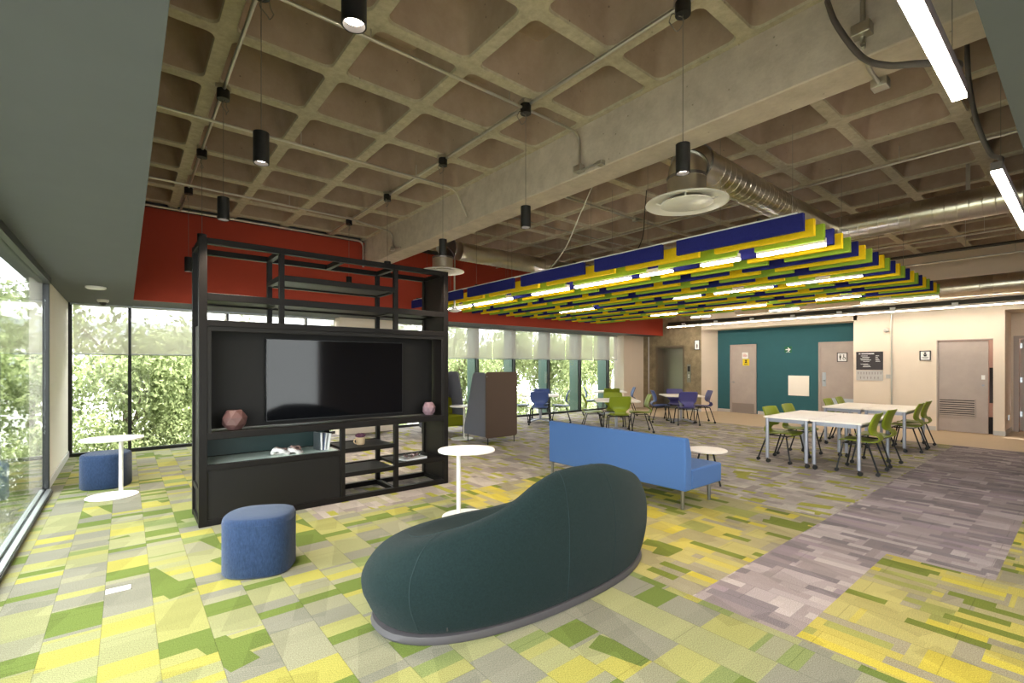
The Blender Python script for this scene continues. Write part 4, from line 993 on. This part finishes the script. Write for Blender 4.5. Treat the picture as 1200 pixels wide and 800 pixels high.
# ------------------------------------------------------------------ outside
b = MB(); b.poly([(-40,-20,-2.2),(60,-20,-2.2),(60,60,-2.2),(-40,60,-2.2)]); struct(b.build('ground', M['lawn']))
def crown(seed, n=8000):
    rnd = random.Random(seed); b = MB()
    blobs = [(rnd.uniform(-.6,.6), rnd.uniform(-.6,.6), rnd.uniform(-.75,.75), rnd.uniform(.38,.6)) for _ in range(16)]
    for _ in range(n):
        bx, by, bz, br = rnd.choice(blobs)
        v = Vector((rnd.gauss(0,1), rnd.gauss(0,1), rnd.gauss(0,1))).normalized()*br*rnd.uniform(.55,1.0)
        c = Vector((bx,by,bz))*1.6+v*1.5
        e = Euler((rnd.uniform(0,6.3), rnd.uniform(0,6.3), rnd.uniform(0,6.3))).to_matrix(); s = rnd.uniform(.04,.08)
        b.face([b.bm.verts.new(c+e@Vector(q)) for q in ((-s,0,0),(0,-s*.5,0),(s,0,.0),(0,s*.5,.01))])
    return b
protos = []
for sd in (1,2):
    t = thing('tree', 'leafy green tree growing outside the tall windows', 'tree', (0,0,0), 0, 'trees outside the windows')
    o = crown(sd).build('foliage', M['leaf'], t); o.location = (0,0,2.6)
    b = MB(); b.tube([(0,0,-1.6),(.03,0,.8),(-.04,.05,2.0),(0,0,3.2)], .1, 8, True, [.13,.10,.08,.03])
    for k in range(5):
        a = 1.3*k; b.tube([(0,0,1.2+.35*k),(.5*math.cos(a),.5*math.sin(a),1.8+.35*k),(.9*math.cos(a),.9*math.sin(a),2.4+.3*k)], .03, 6, True, [.05,.03,.01])
    b.build('trunk', M['bark'], t, smooth=60); protos.append(t)
random.seed(5)
spots = [(-2.3,14.6,.0),(.0,13.9,-.6),(2.0,14.3,-.9),(4.6,14.4,-.5),(7.0,15.0,-.2),(9.3,14.4,-.2),(11.6,15.2,-.1),(13.9,14.6,-.1),(16.4,15.6,0),(19,15.5,0),(1.0,16.6,-.4),(5.8,17,.3),(10.5,17.4,.4),(14.8,18,.4),(20.5,18.5,.6),(-4.6,13.0,-.6),(-4.8,9.5,-.7),(-4.6,6.2,-.6),(24,17,.3)]
for i, (x,y,dz) in enumerate(spots):
    pr = protos[i % 2]; o = pr if i < 2 else dup(pr)
    o.location = (x,y,-1.0+dz); o.rotation_euler = (0,0,random.uniform(0,6.3)); s = random.uniform(.9,1.1); o.scale = (s,s,s)
sp = None
for i, (x, y) in enumerate(((-1.6,12.7),(-.7,13.0),(.2,12.8),(1.2,12.9),(2.1,12.9),(4.2,12.8),(6.3,13.2),(8.6,13.0),(10.8,13.3),(13.2,13.2),(15.6,13.5),(-3.0,10.6),(-2.9,7.6),(-2.9,4.6))):
    if sp is None:
        sp = o = thing('shrub', 'low leafy shrub growing outside below the windows', 'shrub', (0,0,0), 0, 'shrubs outside the windows')
        f_ = crown(9, 5000).build('foliage', M['leaf'], o); f_.location = (0,0,1.3); f_.scale = (.72,.72,.75)
        MB().tube([(0,0,-.45),(0,0,.9)], .05, 8).build('stem', M['bark'], o)
    else: o = dup(sp)
    o.location = (x, y, -1.75); o.rotation_euler = (0,0,1.7*i)
t = thing('building', 'pale building with flat roof seen beyond the trees', 'building', (-2,30,-2.2))
MB().box(-14,8,0,6,0,5.2).build('wall', M['outwall'], t)
MB().box(-14.4,8.4,-.4,6.4,5.2,5.8).build('roof', M['outgrey'], t)
for k in range(6): MB().box(-13+3.5*k,-10.6+3.5*k,-.05,0.02,2.6,4.2).build('window', M['outgrey'], t)
t = thing('steel_frame', 'dark steel frame standing outside the glass partition', 'frame', (-3.2,9.4,-2.2))
MB().box(-.06,.06,-.06,.06,0,5.4).build('post', M['frame'], t)
MB().box(-3,1.2,-.05,.05,4.2,4.36).build('crossbar', M['frame'], t)

# ------------------------------------------------------------------ light, camera, world
w = bpy.data.worlds.new('World'); sc.world = w; w.use_nodes = True
bg = w.node_tree.nodes['Background']; bg.inputs[0].default_value = (.97,.97,1.0,1); bg.inputs[1].default_value = 6.6
s = bpy.data.lights.new('sun', 'SUN'); s.energy = 22; s.color = (1,.95,.85); s.angle = R(1.5)
so = bpy.data.objects.new('sun', s); COL.objects.link(so); so.rotation_euler = (R(6), R(38), 0)
def portal(loc, rot, sx, sy):
    l = bpy.data.lights.new('daylight_portal', 'AREA'); l.shape = 'RECTANGLE'; l.size = sx; l.size_y = sy; l.cycles.is_portal = True
    o = bpy.data.objects.new('daylight_portal', l); COL.objects.link(o); o.location = loc; o.rotation_euler = rot
portal((1.5,YB+.5,1.3), (R(-90),0,0), 4.6, 2.7); portal((9.4,YB+.55,1.3), (R(-90),0,0), 9.0, 2.7); portal((3.5,YN-.4,1.3), (R(90),0,0), 1.8, 2.6); portal((XL-.1,2.5,1.3), (0,R(-90),0), 2.6, 11)
cam = bpy.data.cameras.new('Camera'); co = bpy.data.objects.new('Camera', cam); COL.objects.link(co); sc.camera = co
cam.sensor_width = 36; cam.lens = 556*36/1200; cam.shift_y = 28/1200
co.location = (0,0,1.55); co.rotation_euler = (R(90),0,-math.atan(453/556))
cam.clip_start = .02; cam.clip_end = 300
vs = sc.view_settings; vs.view_transform = 'Standard'; vs.look = 'None'; vs.gamma = 1; vs.use_curve_mapping = False; vs.exposure = 0.82
cy = sc.cycles; cy.use_denoising = True; cy.max_bounces = 10; cy.diffuse_bounces = 6; cy.glossy_bounces = 5; cy.transparent_max_bounces = 24; cy.transmission_bounces = 6
cy.sample_clamp_indirect = 8; cy.caustics_reflective = False; cy.caustics_refractive = False
